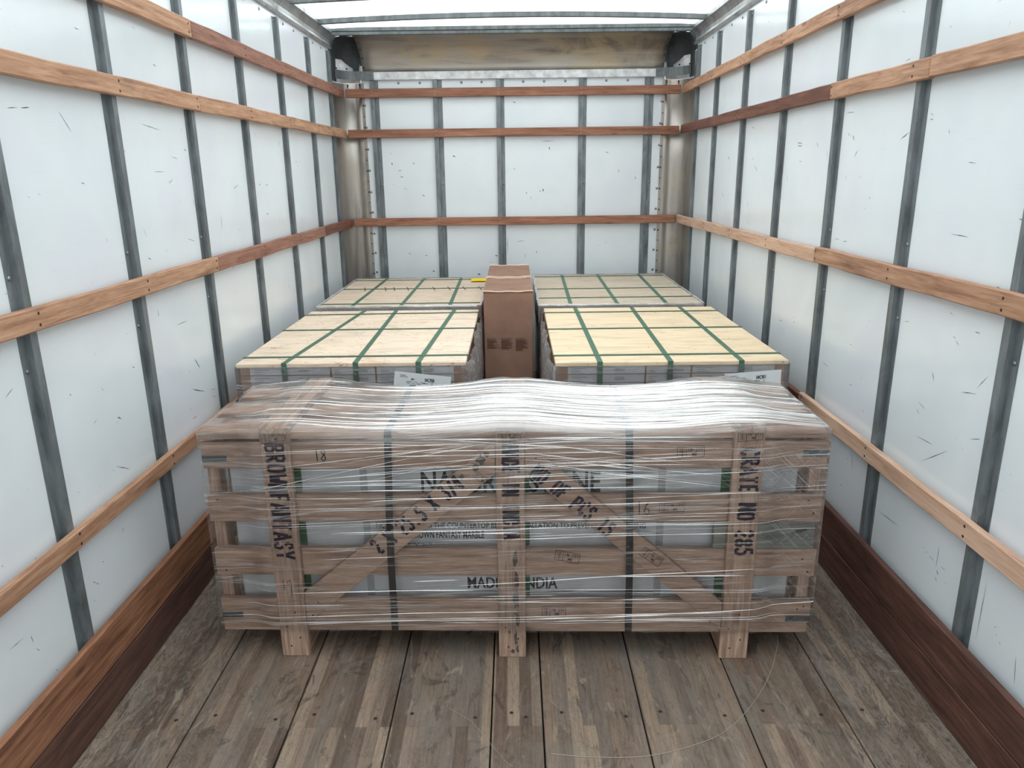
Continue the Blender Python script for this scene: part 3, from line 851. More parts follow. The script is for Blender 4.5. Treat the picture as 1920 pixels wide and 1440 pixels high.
# ------------------------------------------------------------------ cargo materials
for ax in 'xyz':
    M['crate_' + ax] = wood('crate_timber_' + ax, (178, 149, 131), (132, 106, 91), (206, 179, 160), ax, 85, 6, 0.68, 0.3, True, 0.1)
M['crate_grey'] = wood('crate_timber_weathered', (132, 134, 126), (104, 106, 100), (152, 154, 146), 'x', 60, 6, 0.7, 0.3)
M['slab'] = plain('white_foam_board', (196, 197, 199), 0.6, 0, 0.3, 0.05, 12)
M['slab_tape'] = plain('grey_tape', (160, 160, 162), 0.5, 0, 0.3, 0.05)
M['black_strap'] = plain('black_strap', (30, 24, 25), 0.5, 0, 0.5, 0.12, 60)
M['green_strap'] = plain('green_strap', (72, 110, 88), 0.45, 0, 0.5, 0.1, 60)
M['dark_green'] = plain('dark_green_strap', (36, 92, 48), 0.5)
M['metal_tab'] = plain('grey_metal_tab', (92, 96, 98), 0.45, 0.5, 0.5, 0.12)
M['ink'] = plain('stencil_ink', (36, 20, 44), 0.85, 0, 0.2, 0.25, 120)
M['stamp'] = plain('stamp_ink', (30, 25, 23), 0.85, 0, 0.2, 0.25, 120)
M['print'] = plain('black_print', (30, 30, 32), 0.8, 0, 0.2)
M['grey_print'] = plain('grey_print', (112, 112, 116), 0.7, 0, 0.2)
M['carton'] = plain('brown_carton', (152, 118, 101), 0.75, 0, 0.2, 0.08, 8)
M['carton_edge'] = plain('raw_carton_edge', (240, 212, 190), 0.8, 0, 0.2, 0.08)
M['carton_ink'] = plain('carton_print', (92, 64, 52), 0.8, 0, 0.2)
M['flooring_carton'] = plain('flooring_carton', (166, 132, 112), 0.75, 0, 0.2, 0.1, 10)
M['carton_white'] = plain('white_carton_print', (206, 206, 210), 0.55, 0, 0.3, 0.04, 10)
M['paper'] = plain('label_paper', (232, 236, 238), 0.4, 0, 0.4, 0.03, 6)
M['yellow'] = plain('yellow_paper', (250, 210, 30), 0.6, 0, 0.3, 0.05)
M['pallet_wood'] = wood('pallet_timber', (176, 146, 112), (140, 112, 84), (200, 170, 134), 'x', 60, 5)
M['strand'] = plain('clear_strand', (176, 164, 150), 0.3)

def mat_ply(name, base, worn):
    t = NT(name)
    v = t.coords((0.3, 1, 1))
    n = t.noise(t.coords((0.22, 1, 1)), 14, 5, 0.6, 1.6)
    c = t.ramp(n, [(0.25, lin(tuple(q * 0.87 for q in base))), (0.5, lin(base)), (0.75, lin(tuple(min(255, q * 1.045) for q in base)))])
    f = t.noise(t.coords((0.5, 1, 1), (0, 0, 0.5)), 52, 5, 0.75, 1.0)
    big = t.noise(t.coords((1, 1, 1)), 5, 4, 0.6, 1.0)
    fl = t.math('MULTIPLY', t.step(f, 0.565, 0.66), t.step(big, 0.36, 0.54))
    c = t.mix(t.math('MULTIPLY', fl, worn), c, lin((150, 108, 84)))
    c = t.mix(t.math('MULTIPLY', t.step(big, 0.55, 0.75), 0.35 * worn + 0.1), c, lin((206, 168, 128)))
    vo = t.n('ShaderNodeTexVoronoi'); t.l(t.coords((1, 1, 1)), vo.inputs['Vector']); vo.inputs['Scale'].default_value = 9
    c = t.mix(t.math('MULTIPLY', t.step(vo.outputs['Distance'], 0.06, 0.035), 0.6), c, lin((110, 80, 60)))
    return t.done(t.bsdf(c, 0.6, 0, 0.35, n, 0.1, 0.002))
M['ply_a'] = mat_ply('plywood_flecked', (235, 213, 190), 0.95)
M['ply_b'] = mat_ply('plywood_clean', (234, 211, 178), 0.35)
M['ply_c'] = mat_ply('plywood_dull', (218, 197, 175), 0.6)
M['ply_d'] = mat_ply('plywood_grey', (205, 189, 168), 0.7)

def mat_film(name, mode):
    """stretch film: clear sheet, with pulled creases (thin bunched strands) that are denser where more turns lie"""
    t = NT(name)
    tc = t.n('ShaderNodeTexCoord')
    def cv(scale, rot):
        mp = t.n('ShaderNodeMapping'); mp.inputs['Scale'].default_value = scale; mp.inputs['Rotation'].default_value = (0, 0, rot)
        t.l(tc.outputs['UV'], mp.inputs['Vector'])
        return mp.outputs[0]
    def creases(scale, rot, freq, width, dist=0.25):
        mp = t.n('ShaderNodeVectorRotate'); mp.rotation_type = 'Z_AXIS'; mp.inputs['Angle'].default_value = rot
        t.l(tc.outputs['UV'], mp.inputs['Vector'])
        m2 = t.n('ShaderNodeMapping'); m2.inputs['Scale'].default_value = scale
        t.l(mp.outputs[0], m2.inputs['Vector'])
        n = t.noise(m2.outputs[0], freq, 3, 0.55, dist)
        return t.step(t.math('ABSOLUTE', t.math('SUBTRACT', n, 0.5)), width, width * 0.15), n
    at = t.n('ShaderNodeAttribute'); at.attribute_name = 'turns'
    dens = at.outputs['Fac']
    if mode == 'crate':
        a1, h1 = creases((0.55, 26, 1), -0.035, 1.0, 0.020)
        a2, h2 = creases((0.8, 46, 1), -0.055, 1.0, 0.016)
        a3, h3 = creases((0.5, 34, 1), 0.05, 1.0, 0.012)
        g1 = t.step(t.noise(cv((1.3, 4, 1), 0), 2.2, 3, 0.6), 0.40, 0.58)
        g2 = t.step(t.noise(cv((2.5, 11, 1), 0.2), 1.7, 3, 0.6), 0.45, 0.6)
        band = t.step(t.noise(cv((0.9, 30, 1), 0.02), 1.6, 5, 0.6, 0.3), 0.42, 0.66)
        front = t.math('MAXIMUM', t.math('MULTIPLY', t.math('MULTIPLY', a1, g1), 0.78), t.math('MAXIMUM', t.math('MULTIPLY', t.math('MULTIPLY', a2, g2), 0.55), t.math('MULTIPLY', t.math('MULTIPLY', a3, g2), 0.4)))
        heavy = t.math('MAXIMUM', t.math('MULTIPLY', band, 0.85), t.math('MULTIPLY', a2, 0.8))
        alpha = t.math('ADD', t.math('MULTIPLY', front, 0.6), 0.035)
        alpha = t.math('MAXIMUM', alpha, t.math('MULTIPLY', t.math('ADD', t.math('MULTIPLY', heavy, 0.55), 0.16), dens))
        # crossed fine strands near the right end
        sx = t.n('ShaderNodeSeparateXYZ'); t.l(tc.outputs['UV'], sx.inputs[0])
        a4, h4 = creases((1.2, 60, 1), 0.75, 1.0, 0.02)
        a5, h5 = creases((1.2, 50, 1), -0.75, 1.0, 0.016)
        right = t.step(sx.outputs[0], 0.66, 0.78)
        alpha = t.math('MAXIMUM', alpha, t.math('MULTIPLY', t.math('MAXIMUM', a4, t.math('MULTIPLY', a5, 0.6)), t.math('MULTIPLY', right, t.math('MULTIPLY', t.math('SUBTRACT', 1.0, dens), 0.36))))
        hb = t.math('ADD', h1, t.math('MULTIPLY', h2, 0.6))
    else:
        a1, h1 = creases((0.6, 40, 1), 0.0, 1.0, 0.02)
        a2, h2 = creases((6, 22, 1), 0.5, 1.0, 0.02, 1.2)
        g1 = t.step(t.noise(cv((2, 6, 1), 0), 2.0, 3, 0.6), 0.42, 0.6)
        alpha = t.math('ADD', t.math('MULTIPLY', t.math('MULTIPLY', a1, g1), 0.5), 0.12)
        alpha = t.math('MAXIMUM', alpha, t.math('MULTIPLY', t.math('ADD', t.math('MULTIPLY', a2, 0.42), 0.5), dens))
        hb = t.math('ADD', h1, h2)
    bp = t.n('ShaderNodeBump'); bp.inputs['Strength'].default_value = 0.5; bp.inputs['Distance'].default_value = 0.012
    t.l(hb, bp.inputs['Height'])
    gl = t.n('ShaderNodeBsdfGlossy'); gl.inputs['Roughness'].default_value = 0.16
    gl.inputs['Color'].default_value = (0.95, 0.95, 0.95, 1); t.l(bp.outputs[0], gl.inputs['Normal'])
    df = t.n('ShaderNodeBsdfDiffuse'); df.inputs['Color'].default_value = (0.86, 0.86, 0.87, 1)
    tl = t.n('ShaderNodeBsdfTranslucent'); tl.inputs['Color'].default_value = (0.86, 0.86, 0.87, 1)
    body = t.n('ShaderNodeMixShader'); body.inputs[0].default_value = 0.35
    t.l(df.outputs[0], body.inputs[1]); t.l(tl.outputs[0], body.inputs[2])
    b2 = t.n('ShaderNodeMixShader'); b2.inputs[0].default_value = 0.35
    t.l(body.outputs[0], b2.inputs[1]); t.l(gl.outputs[0], b2.inputs[2])
    tp = t.n('ShaderNodeBsdfTransparent'); tp.inputs['Color'].default_value = (0.985, 0.985, 0.985, 1)
    fr = t.n('ShaderNodeFresnel'); fr.inputs['IOR'].default_value = 1.42; t.l(bp.outputs[0], fr.inputs['Normal'])
    cl = t.n('ShaderNodeMixShader')
    t.l(t.math('MULTIPLY', fr.outputs[0], 0.9, True), cl.inputs[0]); t.l(tp.outputs[0], cl.inputs[1]); t.l(gl.outputs[0], cl.inputs[2])
    mx = t.n('ShaderNodeMixShader')
    t.l(t.math('MINIMUM', alpha, 0.97), mx.inputs[0]); t.l(cl.outputs[0], mx.inputs[1]); t.l(b2.outputs[0], mx.inputs[2])
    return t.done(mx.outputs[0])
M['film'] = mat_film('stretch_film', 'crate')
M['film2'] = mat_film('pallet_stretch_film', 'pallet')

def film_mesh(name, grid, uv, turns, mat, parent):
    """grid[i][j] points, uv[i][j], turns[i][j]; returns a smooth sheet"""
    n, m = len(grid), len(grid[0])
    vs = [p for row in grid for p in row]
    fs = [(i * m + j, i * m + j + 1, (i + 1) * m + j + 1, (i + 1) * m + j) for i in range(n - 1) for j in range(m - 1)]
    o = mesh_obj(name, vs, fs, mat, parent, smooth=True)
    me = o.data
    ul = me.uv_layers.new(name='UVMap')
    fl = [q for row in uv for q in row]
    for lp in me.loops:
        ul.data[lp.index].uv = fl[lp.vertex_index]
    at = me.attributes.new('turns', 'FLOAT', 'POINT')
    for k, q in enumerate([q for row in turns for q in row]):
        at.data[k].value = q
    return o

def smooth(a, b, x):
    t = max(0.0, min(1.0, (x - a) / (b - a)))
    return t * t * (3 - 2 * t)

# ------------------------------------------------------------------ the timber crate
crate = thing('timber_crate', 'long film-wrapped open-slat timber crate of stone slabs standing across the truck floor', 'crate', (-0.020, 1.998, 0.0), rotz=-0.02388)
BX = [(-0.717, -0.632), (-0.041, 0.042), (0.634, 0.719)]
battens = []
for k, (a, b) in enumerate(BX):
    o = box('front_batten', a, b, 0.0, 0.0195, 0.0, 0.751, M['crate_z'], crate, 0.002)
    battens.append(o)
    box('top_batten', a + 0.002, b - 0.002, 0.0, 0.505, 0.7525, 0.772 if False else 0.7535 + 0.0065, M['crate_y'], crate, 0.002) if False else None
    tb = box('top_batten', a + 0.004, b - 0.002, -0.0125, 0.505, 0.7365, 0.7575, M['crate_y'], crate, 0.002)
    o.location.z -= 0.0075
    o.scale.z = 0.736 / 0.751
    sk = box('skid', a + 0.004, b - 0.004, 0.021, 0.485, 0.0, 0.0775, M['crate_y'], crate, 0.003)
    rb = box('rear_batten', a, b, 0.508, 0.527, 0.0, 0.735, M['crate_z'], crate, 0.002)
for z0, z1 in ((0.620, 0.702), (0.450, 0.537), (0.272, 0.362), (0.113, 0.190)):
    box('front_slat', -0.900, 0.905, 0.020, 0.041, z0, z1, M['crate_x'], crate, 0.0025)
    box('rear_slat', -0.900, 0.905, 0.486, 0.507, z0, z1, M['crate_x'], crate, 0.0025)
    for xs in (-0.864, 0.850):
        box('end_slat', xs, xs + 0.014, 0.092, 0.434, z0, z1, M['crate_y'], crate, 0.002)
for y0, y1, z in ((0.020, 0.135, 0.711), (0.180, 0.292, 0.712), (0.356, 0.467, 0.712)):
    box('top_board', -0.902, 0.900, y0, y1, z, z + 0.0245, M['crate_x'], crate, 0.0025)
for y0, y1 in ((0.0215, 0.125), (0.20, 0.30), (0.385, 0.485)):
    box('base_board', -0.900, 0.900, y0, y1, 0.078, 0.1115, M['crate_x'], crate, 0.0025)
for x0 in (-0.899, 0.866):
    for y0 in (0.0425, 0.436):
        box('corner_post', x0, x0 + 0.034, y0, y0 + 0.048, 0.112, 0.7105, M['crate_z'], crate, 0.002)
dl = beam_prism('diagonal_brace', [(-0.0425, 0.711), (-0.6305, 0.222), (-0.6305, 0.115), (-0.0425, 0.611)], 0.0195, M['crate_x'], crate)
dr = beam_prism('diagonal_brace', [(0.0435, 0.712), (0.6325, 0.194), (0.6325, 0.102), (0.0435, 0.611)], 0.0195, M['crate_x'], crate)
box('filler_board', 0.598, 0.893, 0.0215, 0.040, 0.3635, 0.449, M['crate_grey'], crate, 0.0015)['label'] = 'grey-green weathered filler board'
slab = box('wrapped_slabs', -0.843, 0.843, 0.064, 0.470, 0.1125, 0.705, M['slab'], crate, 0.004)
SO = Vector(slab.location)
def on_slab(o):
    o.parent = slab
    o.location = Vector(o.location) - SO
    return o
for x in (-0.440, 0.447):
    on_slab(box('tape_strip', x - 0.011, x + 0.011, 0.0634, 0.0642, 0.1135, 0.704, M['slab_tape'], None, 0))
for (x0, x1, z) in ((-0.436, 0.450, 0.193), (-0.415, -0.05, 0.2485)):
    on_slab(box('slab_joint', x0, x1, 0.0636, 0.0645, z - 0.0012, z + 0.0012, M['print'], None, 0))
for x0, x1 in ((-0.655, -0.626), (0.026, 0.055), (0.620, 0.648)):
    box('inner_strap', x0, x1, 0.0605, 0.0632, 0.114, 0.703, M['dark_green'], crate, 0)
FR_R, FR_U = (1, 0, 0), (0, 0, 1)
def slab_text(txt, h, x0, x1, z, bold=0.01):
    o = lettering('printed_text', txt, h, x1 - x0, (x0, 0.064, z), FR_R, FR_U, M['print'], None, bold)
    o.parent = slab
    for v in o.data.vertices:
        v.co -= SO
slab_text('NATURAL STONE', 0.066, -0.268, 0.266, 0.528, 0.02)
slab_text('NOTE: DO SEALING THE COUNTERTOP BEFORE INSTALLATION TO PREVENT FROM STAINING', 0.0185, -0.411, 0.405, 0.4085)
slab_text('COLOR: BROWN FANTASY MARBLE', 0.0255, -0.375, -0.083, 0.3745)
slab_text('SIZE: 2 X 25.5 X \u00be"', 0.017, -0.455, -0.245, 0.341)
slab_text('MADE IN INDIA', 0.039, -0.138, 0.140, 0.2035, 0.02)
# two black straps around the crate
for xt, xb, zc in ((-0.350, -0.364, (0.47, 0.33)), (0.340, 0.357, (0.46, 0.30))):
    cs = [(0.487, 0.738), (0.019, 0.7375), (0.0165, 0.705), (-0.002, zc[0]), (-0.002, zc[1]), (0.0175, 0.125), (0.0195, 0.0765), (0.487, 0.0765), (0.509, 0.10), (0.509, 0.70), (0.487, 0.738)]
    path = []
    for i, (y, z) in enumerate(cs):
        f = (0.738 - z) / 0.66
        x = xt + (xb - xt) * f
        p0 = Vector((0,) + cs[max(0, i - 1)]); p1 = Vector((0,) + cs[min(len(cs) - 1, i + 1)])
        d = (p1 - p0).normalized()
        nrm = Vector((0, d.z, -d.y))
        path.append(((x, y, z), (1, 0, 0), (0, nrm.y, nrm.z)))
    sweep('strap', [(-0.0105, 0), (0.0105, 0), (0.0105, 0.0011), (-0.0105, 0.0011)], path, M['black_strap'], crate)['label'] = 'black strap around the crate'
for x0, x1, z0, z1 in ((-0.8995, -0.826, 0.640, 0.661), (-0.8995, -0.834, 0.125, 0.1435), (0.834, 0.9045, 0.655, 0.676), (0.832, 0.9045, 0.119, 0.1375)):
    o = box('metal_tab', x0, x1, 0.0188, 0.0199, z0, z1, M['metal_tab'], crate, 0)
    dome('nail', 0.0025, 0.001, (0, -1, 0), ((0.02 if x0 < 0 else -0.02), -0.0006, 0), M['dark'], o)

def child_of(o, p):
    """re-express an unparented object's mesh/loc (crate space) under part p (crate space, unrotated)"""
    o.parent = p
    sc = Vector((1 / p.scale.x, 1 / p.scale.y, 1 / p.scale.z))
    for v in o.data.vertices:
        w = (v.co + Vector(o.location)) - Vector(p.location)
        v.co = Vector((w.x * sc.x, w.y * sc.y, w.z * sc.z))
    o.location = (0, 0, 0)
DOWN, RIGHT = (0, 0, -1), (1, 0, 0)
child_of(stencil('stencilled_lettering', 'BROWNFANTASY', 0.056, 0.372, 0.0098, (-0.704, 0.0, 0.703), DOWN, RIGHT, M['ink'], None), battens[0])
child_of(stencil('stencilled_lettering', 'MADE IN INDIA', 0.050, 0.300, 0.0095, (-0.023, 0.0, 0.700), DOWN, RIGHT, M['ink'], None), battens[1])
child_of(stencil('stencilled_lettering', 'CRATE NO 285', 0.052, 0.340, 0.0098, (0.656, 0.0, 0.688), DOWN, RIGHT, M['ink'], None), battens[2])
def along(p, q):
    d = Vector((q[0] - p[0], 0, q[1] - p[1])).normalized()
    return tuple(d), (-d.z, 0, d.x)
d, u = along((-0.63, 0.165), (-0.0425, 0.66))
d2 = (d[0], 0, d[2])
child_of(stencil('stencilled_lettering', '2 X 25.5 X 3/4', 0.05, 0.345, 0.0095, (-0.388, 0.0, 0.352), d2, u, M['ink'], None), dl)
d, u = along((0.0435, 0.66), (0.6325, 0.148))
child_of(stencil('stencilled_lettering', 'NO OF PCS 15', 0.048, 0.305, 0.0095, (0.055, 0.0, 0.608), d, u, M['ink'], None), dr)

def stamp(p, x, z, w, ang, y=0.0, faint=False):
    """boxed treatment stamp: emblem cell on the left, IN-399 / MB on the right"""
    h = w * 0.42
    c, s = math.cos(ang), math.sin(ang)
    L = []
    def rc(x0, y0, x1, y1):
        L.append([(x0, y0), (x1, y0)]); L.append([(x1, y0), (x1, y1)]); L.append([(x1, y1), (x0, y1)]); L.append([(x0, y1), (x0, y0)])
    rc(0, 0, w, h)
    L.append([(w * 0.33, 0), (w * 0.33, h)])
    for k in range(4):
        yy = h * (0.16 + 0.2 * k)
        L.append([(w * 0.07, yy), (w * 0.12, yy + h * 0.11), (w * 0.17, yy - h * 0.02)])
        L.append([(w * 0.2, yy + h * 0.1), (w * 0.27, yy + h * 0.12)])
    L.append([(w * 0.185, h * 0.08), (w * 0.185, h * 0.9)])
    for t_, px, py, hh in (('IN-399', 0.38, 0.52, 0.36), ('MB', 0.55, 0.08, 0.34)):
        for i, ch in enumerate(t_):
            for ln in STROKES[ch]:
                L.append([(w * (px + i * 0.098) + q[0] * w * 0.13, h * (py + q[1] * hh)) for q in ln])
    o = stroke_mesh('treatment_stamp', L, w * 0.021, (x, y, z), (c, 0, s), (-s, 0, c), M['stamp'], None)
    child_of(o, p)
slats = [o for o in crate.children if o.name.startswith('front_slat')]
stamp(battens[0], -0.709, 0.706, 0.068, 0.13)
stamp(battens[1], -0.030, 0.708, 0.064, 0.13)
stamp(battens[2], 0.644, 0.708, 0.068, 0.1)
stamp(dl, -0.108, 0.604, 0.05, -0.62)
stamp(dr, 0.378, 0.356, 0.07, -0.62)
stamp(slats[0], 0.480, 0.653, 0.076, 0.05, 0.020)
stamp(slats[1], 0.436, 0.482, 0.072, 0.03, 0.020)
stamp(slats[2], 0.128, 0.328, 0.074, -0.2, 0.020)
stamp(slats[3], 0.092, 0.134, 0.072, -0.02, 0.020)
def hand(p, text, h, x, z, y, w=0.0034):
    L = []
    for i, ch in enumerate(text):
        for ln in {'1': [[(0.3, 1), (0.34, 0)]], '8': [[(.45, .9), (.2, .95), (.1, .75), (.45, .45), (.5, .15), (.25, 0), (.05, .2), (.3, .5), (.48, .72), (.42, .92)]], '6': STROKES['6'], '9': [[(.45, .75), (.3, .95), (.08, .8), (.12, .55), (.4, .6), (.46, .8), (.42, .2), (.38, -.5)]]}[ch]:
            L.append([(i * 0.55 * h + q[0] * h * 0.8, q[1] * h) for q in ln])
    child_of(stroke_mesh('pen_number', L, w, (x, y, z), FR_R, FR_U, M['stamp'], None), p)
hand(slats[0], '18', 0.036, -0.570, 0.644, 0.020)
hand(slats[1], '16', 0.042, 0.366, 0.474, 0.020)
hand(battens[0], '19', 0.036, -0.700, 0.232, 0.0, 0.0022)
for (x, z) in ((0.075, 0.66), (0.115, 0.63), (0.60, 0.13), (0.58, 0.158), (-0.61, 0.145), (-0.59, 0.19)):
    dome('nail', 0.003, 0.001, (0, -1, 0), (0, 0, 0), M['dark'], dl if x < 0 else dr).location = (x, 0.0, z)
for b in battens:
    for dx, z in ((-0.02, 0.1), (0.018, 0.06), (0.01, 0.15), (-0.012, 0.03)):
        dome('nail', 0.0028, 0.001, (0, -1, 0), (dx, -0.0098, z - b.location.z), M['dark'], b)
for s_ in slats:
    for x in (0.862, 0.880, -0.872):
        dome('nail', 0.003, 0.001, (0, -1, 0), (x, -0.0105, rnd.uniform(-0.03, 0.03)), M['dark'], s_)
M['smear'] = plain('dark_mould_stain', (92, 84, 76), 0.8, 0, 0.2, 0.3, 90)

def blotch(p, pts, y, seed):
    r = random.Random(seed)
    vs, fs = [], []
    for k, (x, z, rad, st) in enumerate(pts):
        b_ = len(vs)
        n = 11
        vs.append(Vector((x, y - 0.0005, z)))
        for i in range(n):
            q = rad * r.uniform(0.55, 1.25)
            vs.append(Vector((x + q * math.cos(2 * math.pi * i / n), y - 0.0005, z + st * q * math.sin(2 * math.pi * i / n))))
        for i in range(n):
            fs.append((b_, b_ + 1 + i, b_ + 1 + (i + 1) % n))
    child_of(mesh_obj('mould_stain', vs, fs, M['smear']), p)
blotch(battens[1], [(0.013, 0.345, 0.008, 4), (0.017, 0.27, 0.007, 5), (0.012, 0.2, 0.009, 4), (0.018, 0.13, 0.006, 4), (0.011, 0.07, 0.006, 5), (0.002, 0.022, 0.008, 1), (0.016, 0.03, 0.005, 3), (-0.008, 0.09, 0.003, 2)], 0.0, 4)
blotch(dl, [(-0.082, 0.655, 0.016, 1.1), (-0.1, 0.632, 0.012, 0.9), (-0.066, 0.67, 0.009, 1.3), (-0.14, 0.602, 0.010, 0.8)], 0.0, 9)
_fb = [o for o in crate.children if o.name.startswith('filler_board')][0]
blotch(_fb, [(0.845, 0.421, 0.016, 0.45), (0.862, 0.425, 0.012, 0.5), (0.832, 0.416, 0.008, 0.5)], 0.0215, 12)

# stretch film over the crate
def crate_film():
    xs = []
    x = -0.9045
    while x < 0.907:
        xs.append(x); x += 0.0152
    xs.append(0.9085)
    def bump(x, sc=0.15):
        r = 0.0
        for a, b in BX:
            d = 0 if a <= x <= b else min(abs(x - a), abs(x - b))
            r = max(r, math.exp(-(d / sc) ** 1.5))
        return r
    def jit(a, b):
        return 0.0012 * math.sin(a * 31 + b * 57) + 0.0009 * math.sin(a * 83 - b * 41)
    grid, uv, tu = [], [], []
    rows = []
    for k in range(15):
        rows.append(('f', 0.094 + (0.700 - 0.094) * k / 14))
    rows += [('e', 0.0), ('e', 0.5), ('e', 1.0)]
    for k in range(1, 22):
        rows.append(('t', 0.016 + 0.488 * k / 21))
    rows += [('b', 0.72), ('b', 0.60), ('b', 0.45), ('b', 0.28), ('b', 0.094)]
    v = 0.0; prev = None
    for kind, p in rows:
        gr, ur, tr = [], [], []
        for x in xs:
            ax = abs(x)
            end = smooth(0.725, 0.80, ax)
            bp = bump(x)
            yf = -0.0075 + 0.004 * (1 - bp) * (1 - end)
            yf = yf * (1 - end) + 0.0145 * end
            zt = 0.7395 + 0.0205 * bp
            if kind == 'f':
                y, z = yf + jit(x, p) * 0.8, p
                t_ = 0.06 + 0.9 * smooth(0.665, 0.735, p) * (0.5 + 0.5 * math.sin(x * 9 + 1.2)) * (1 - 0.75 * end)
                t_ *= 0.85
            elif kind == 'e':
                fy = (0.0125 * (1 - bp) + (-0.0165) * bp) * (1 - end) + 0.0145 * end
                fy = min(fy, 0.0145)
                y = yf + (fy - yf) * p
                z = 0.708 + (zt - 0.708) * p
                t_ = (0.35 + 0.5 * p) * (1 - 0.45 * end)
            elif kind == 't':
                gap = max(math.exp(-((p - 0.157) / 0.02) ** 2), math.exp(-((p - 0.332) / 0.035) ** 2))
                back = smooth(0.44, 0.50, p)
                z = zt - gap * 0.016 * end - 0.006 * end * (1 - bp) * 0 + jit(x, p) * 1.2
                z -= 0.004 * back * (1 - bp)
                y = p * (0.474 + 0.034 * bp) / 0.504
                t_ = (1.0 - 0.45 * end) * (0.38 + 0.62 * smooth(-0.55, -0.2, x))
            else:
                y = 0.531 if bp > 0.6 else 0.512; z = min(p, zt)
                t_ = 0.15
            if ax > 0.90:
                z = min(z, 0.742)
            gr.append((x, y, z)); tr.append(t_)
        if prev is not None:
            v += math.hypot(gr[len(xs) // 3][1] - prev[1], gr[len(xs) // 3][2] - prev[2])
        prev = gr[len(xs) // 3]
        ur = [(x, v) for x in xs]
        grid.append(gr); uv.append(ur); tu.append(tr)
    o = film_mesh('stretch_film', grid, uv, tu, M['film'], crate)
    o['label'] = 'clear stretch film wrapped around the crate'
    for s in (-1, 1):
        xx = 0.909 if s > 0 else -0.905
        g = [[(xx, y, z) for y in (0.0145, 0.1, 0.2, 0.3, 0.4, 0.512)] for z in (0.094, 0.25, 0.4, 0.55, 0.7, 0.739)]
        u_ = [[(y, z) for (_, y, z) in r] for r in g]
        film_mesh('stretch_film', g, u_, [[0.15] * 6 for _ in g], M['film'], crate)
crate_film()

M['crease'] = None
def mat_crease():
    t = NT('bunched_film')
    df = t.n('ShaderNodeBsdfDiffuse'); df.inputs['Color'].default_value = (0.9, 0.9, 0.9, 1)
    gl = t.n('ShaderNodeBsdfGlossy'); gl.inputs['Roughness'].default_value = 0.22; gl.inputs['Color'].default_value = (0.95, 0.95, 0.95, 1)
    tp = t.n('ShaderNodeBsdfTransparent')
    m1 = t.n('ShaderNodeMixShader'); m1.inputs[0].default_value = 0.45
    t.l(df.outputs[0], m1.inputs[1]); t.l(gl.outputs[0], m1.inputs[2])
    m2 = t.n('ShaderNodeMixShader')
    at = t.n('ShaderNodeAttribute'); at.attribute_name = 'cover'
    t.l(at.outputs['Fac'], m2.inputs[0])
    t.l(tp.outputs[0], m2.inputs[1]); t.l(m1.outputs[0], m2.inputs[2])
    return t.done(m2.outputs[0])
M['crease'] = mat_crease()

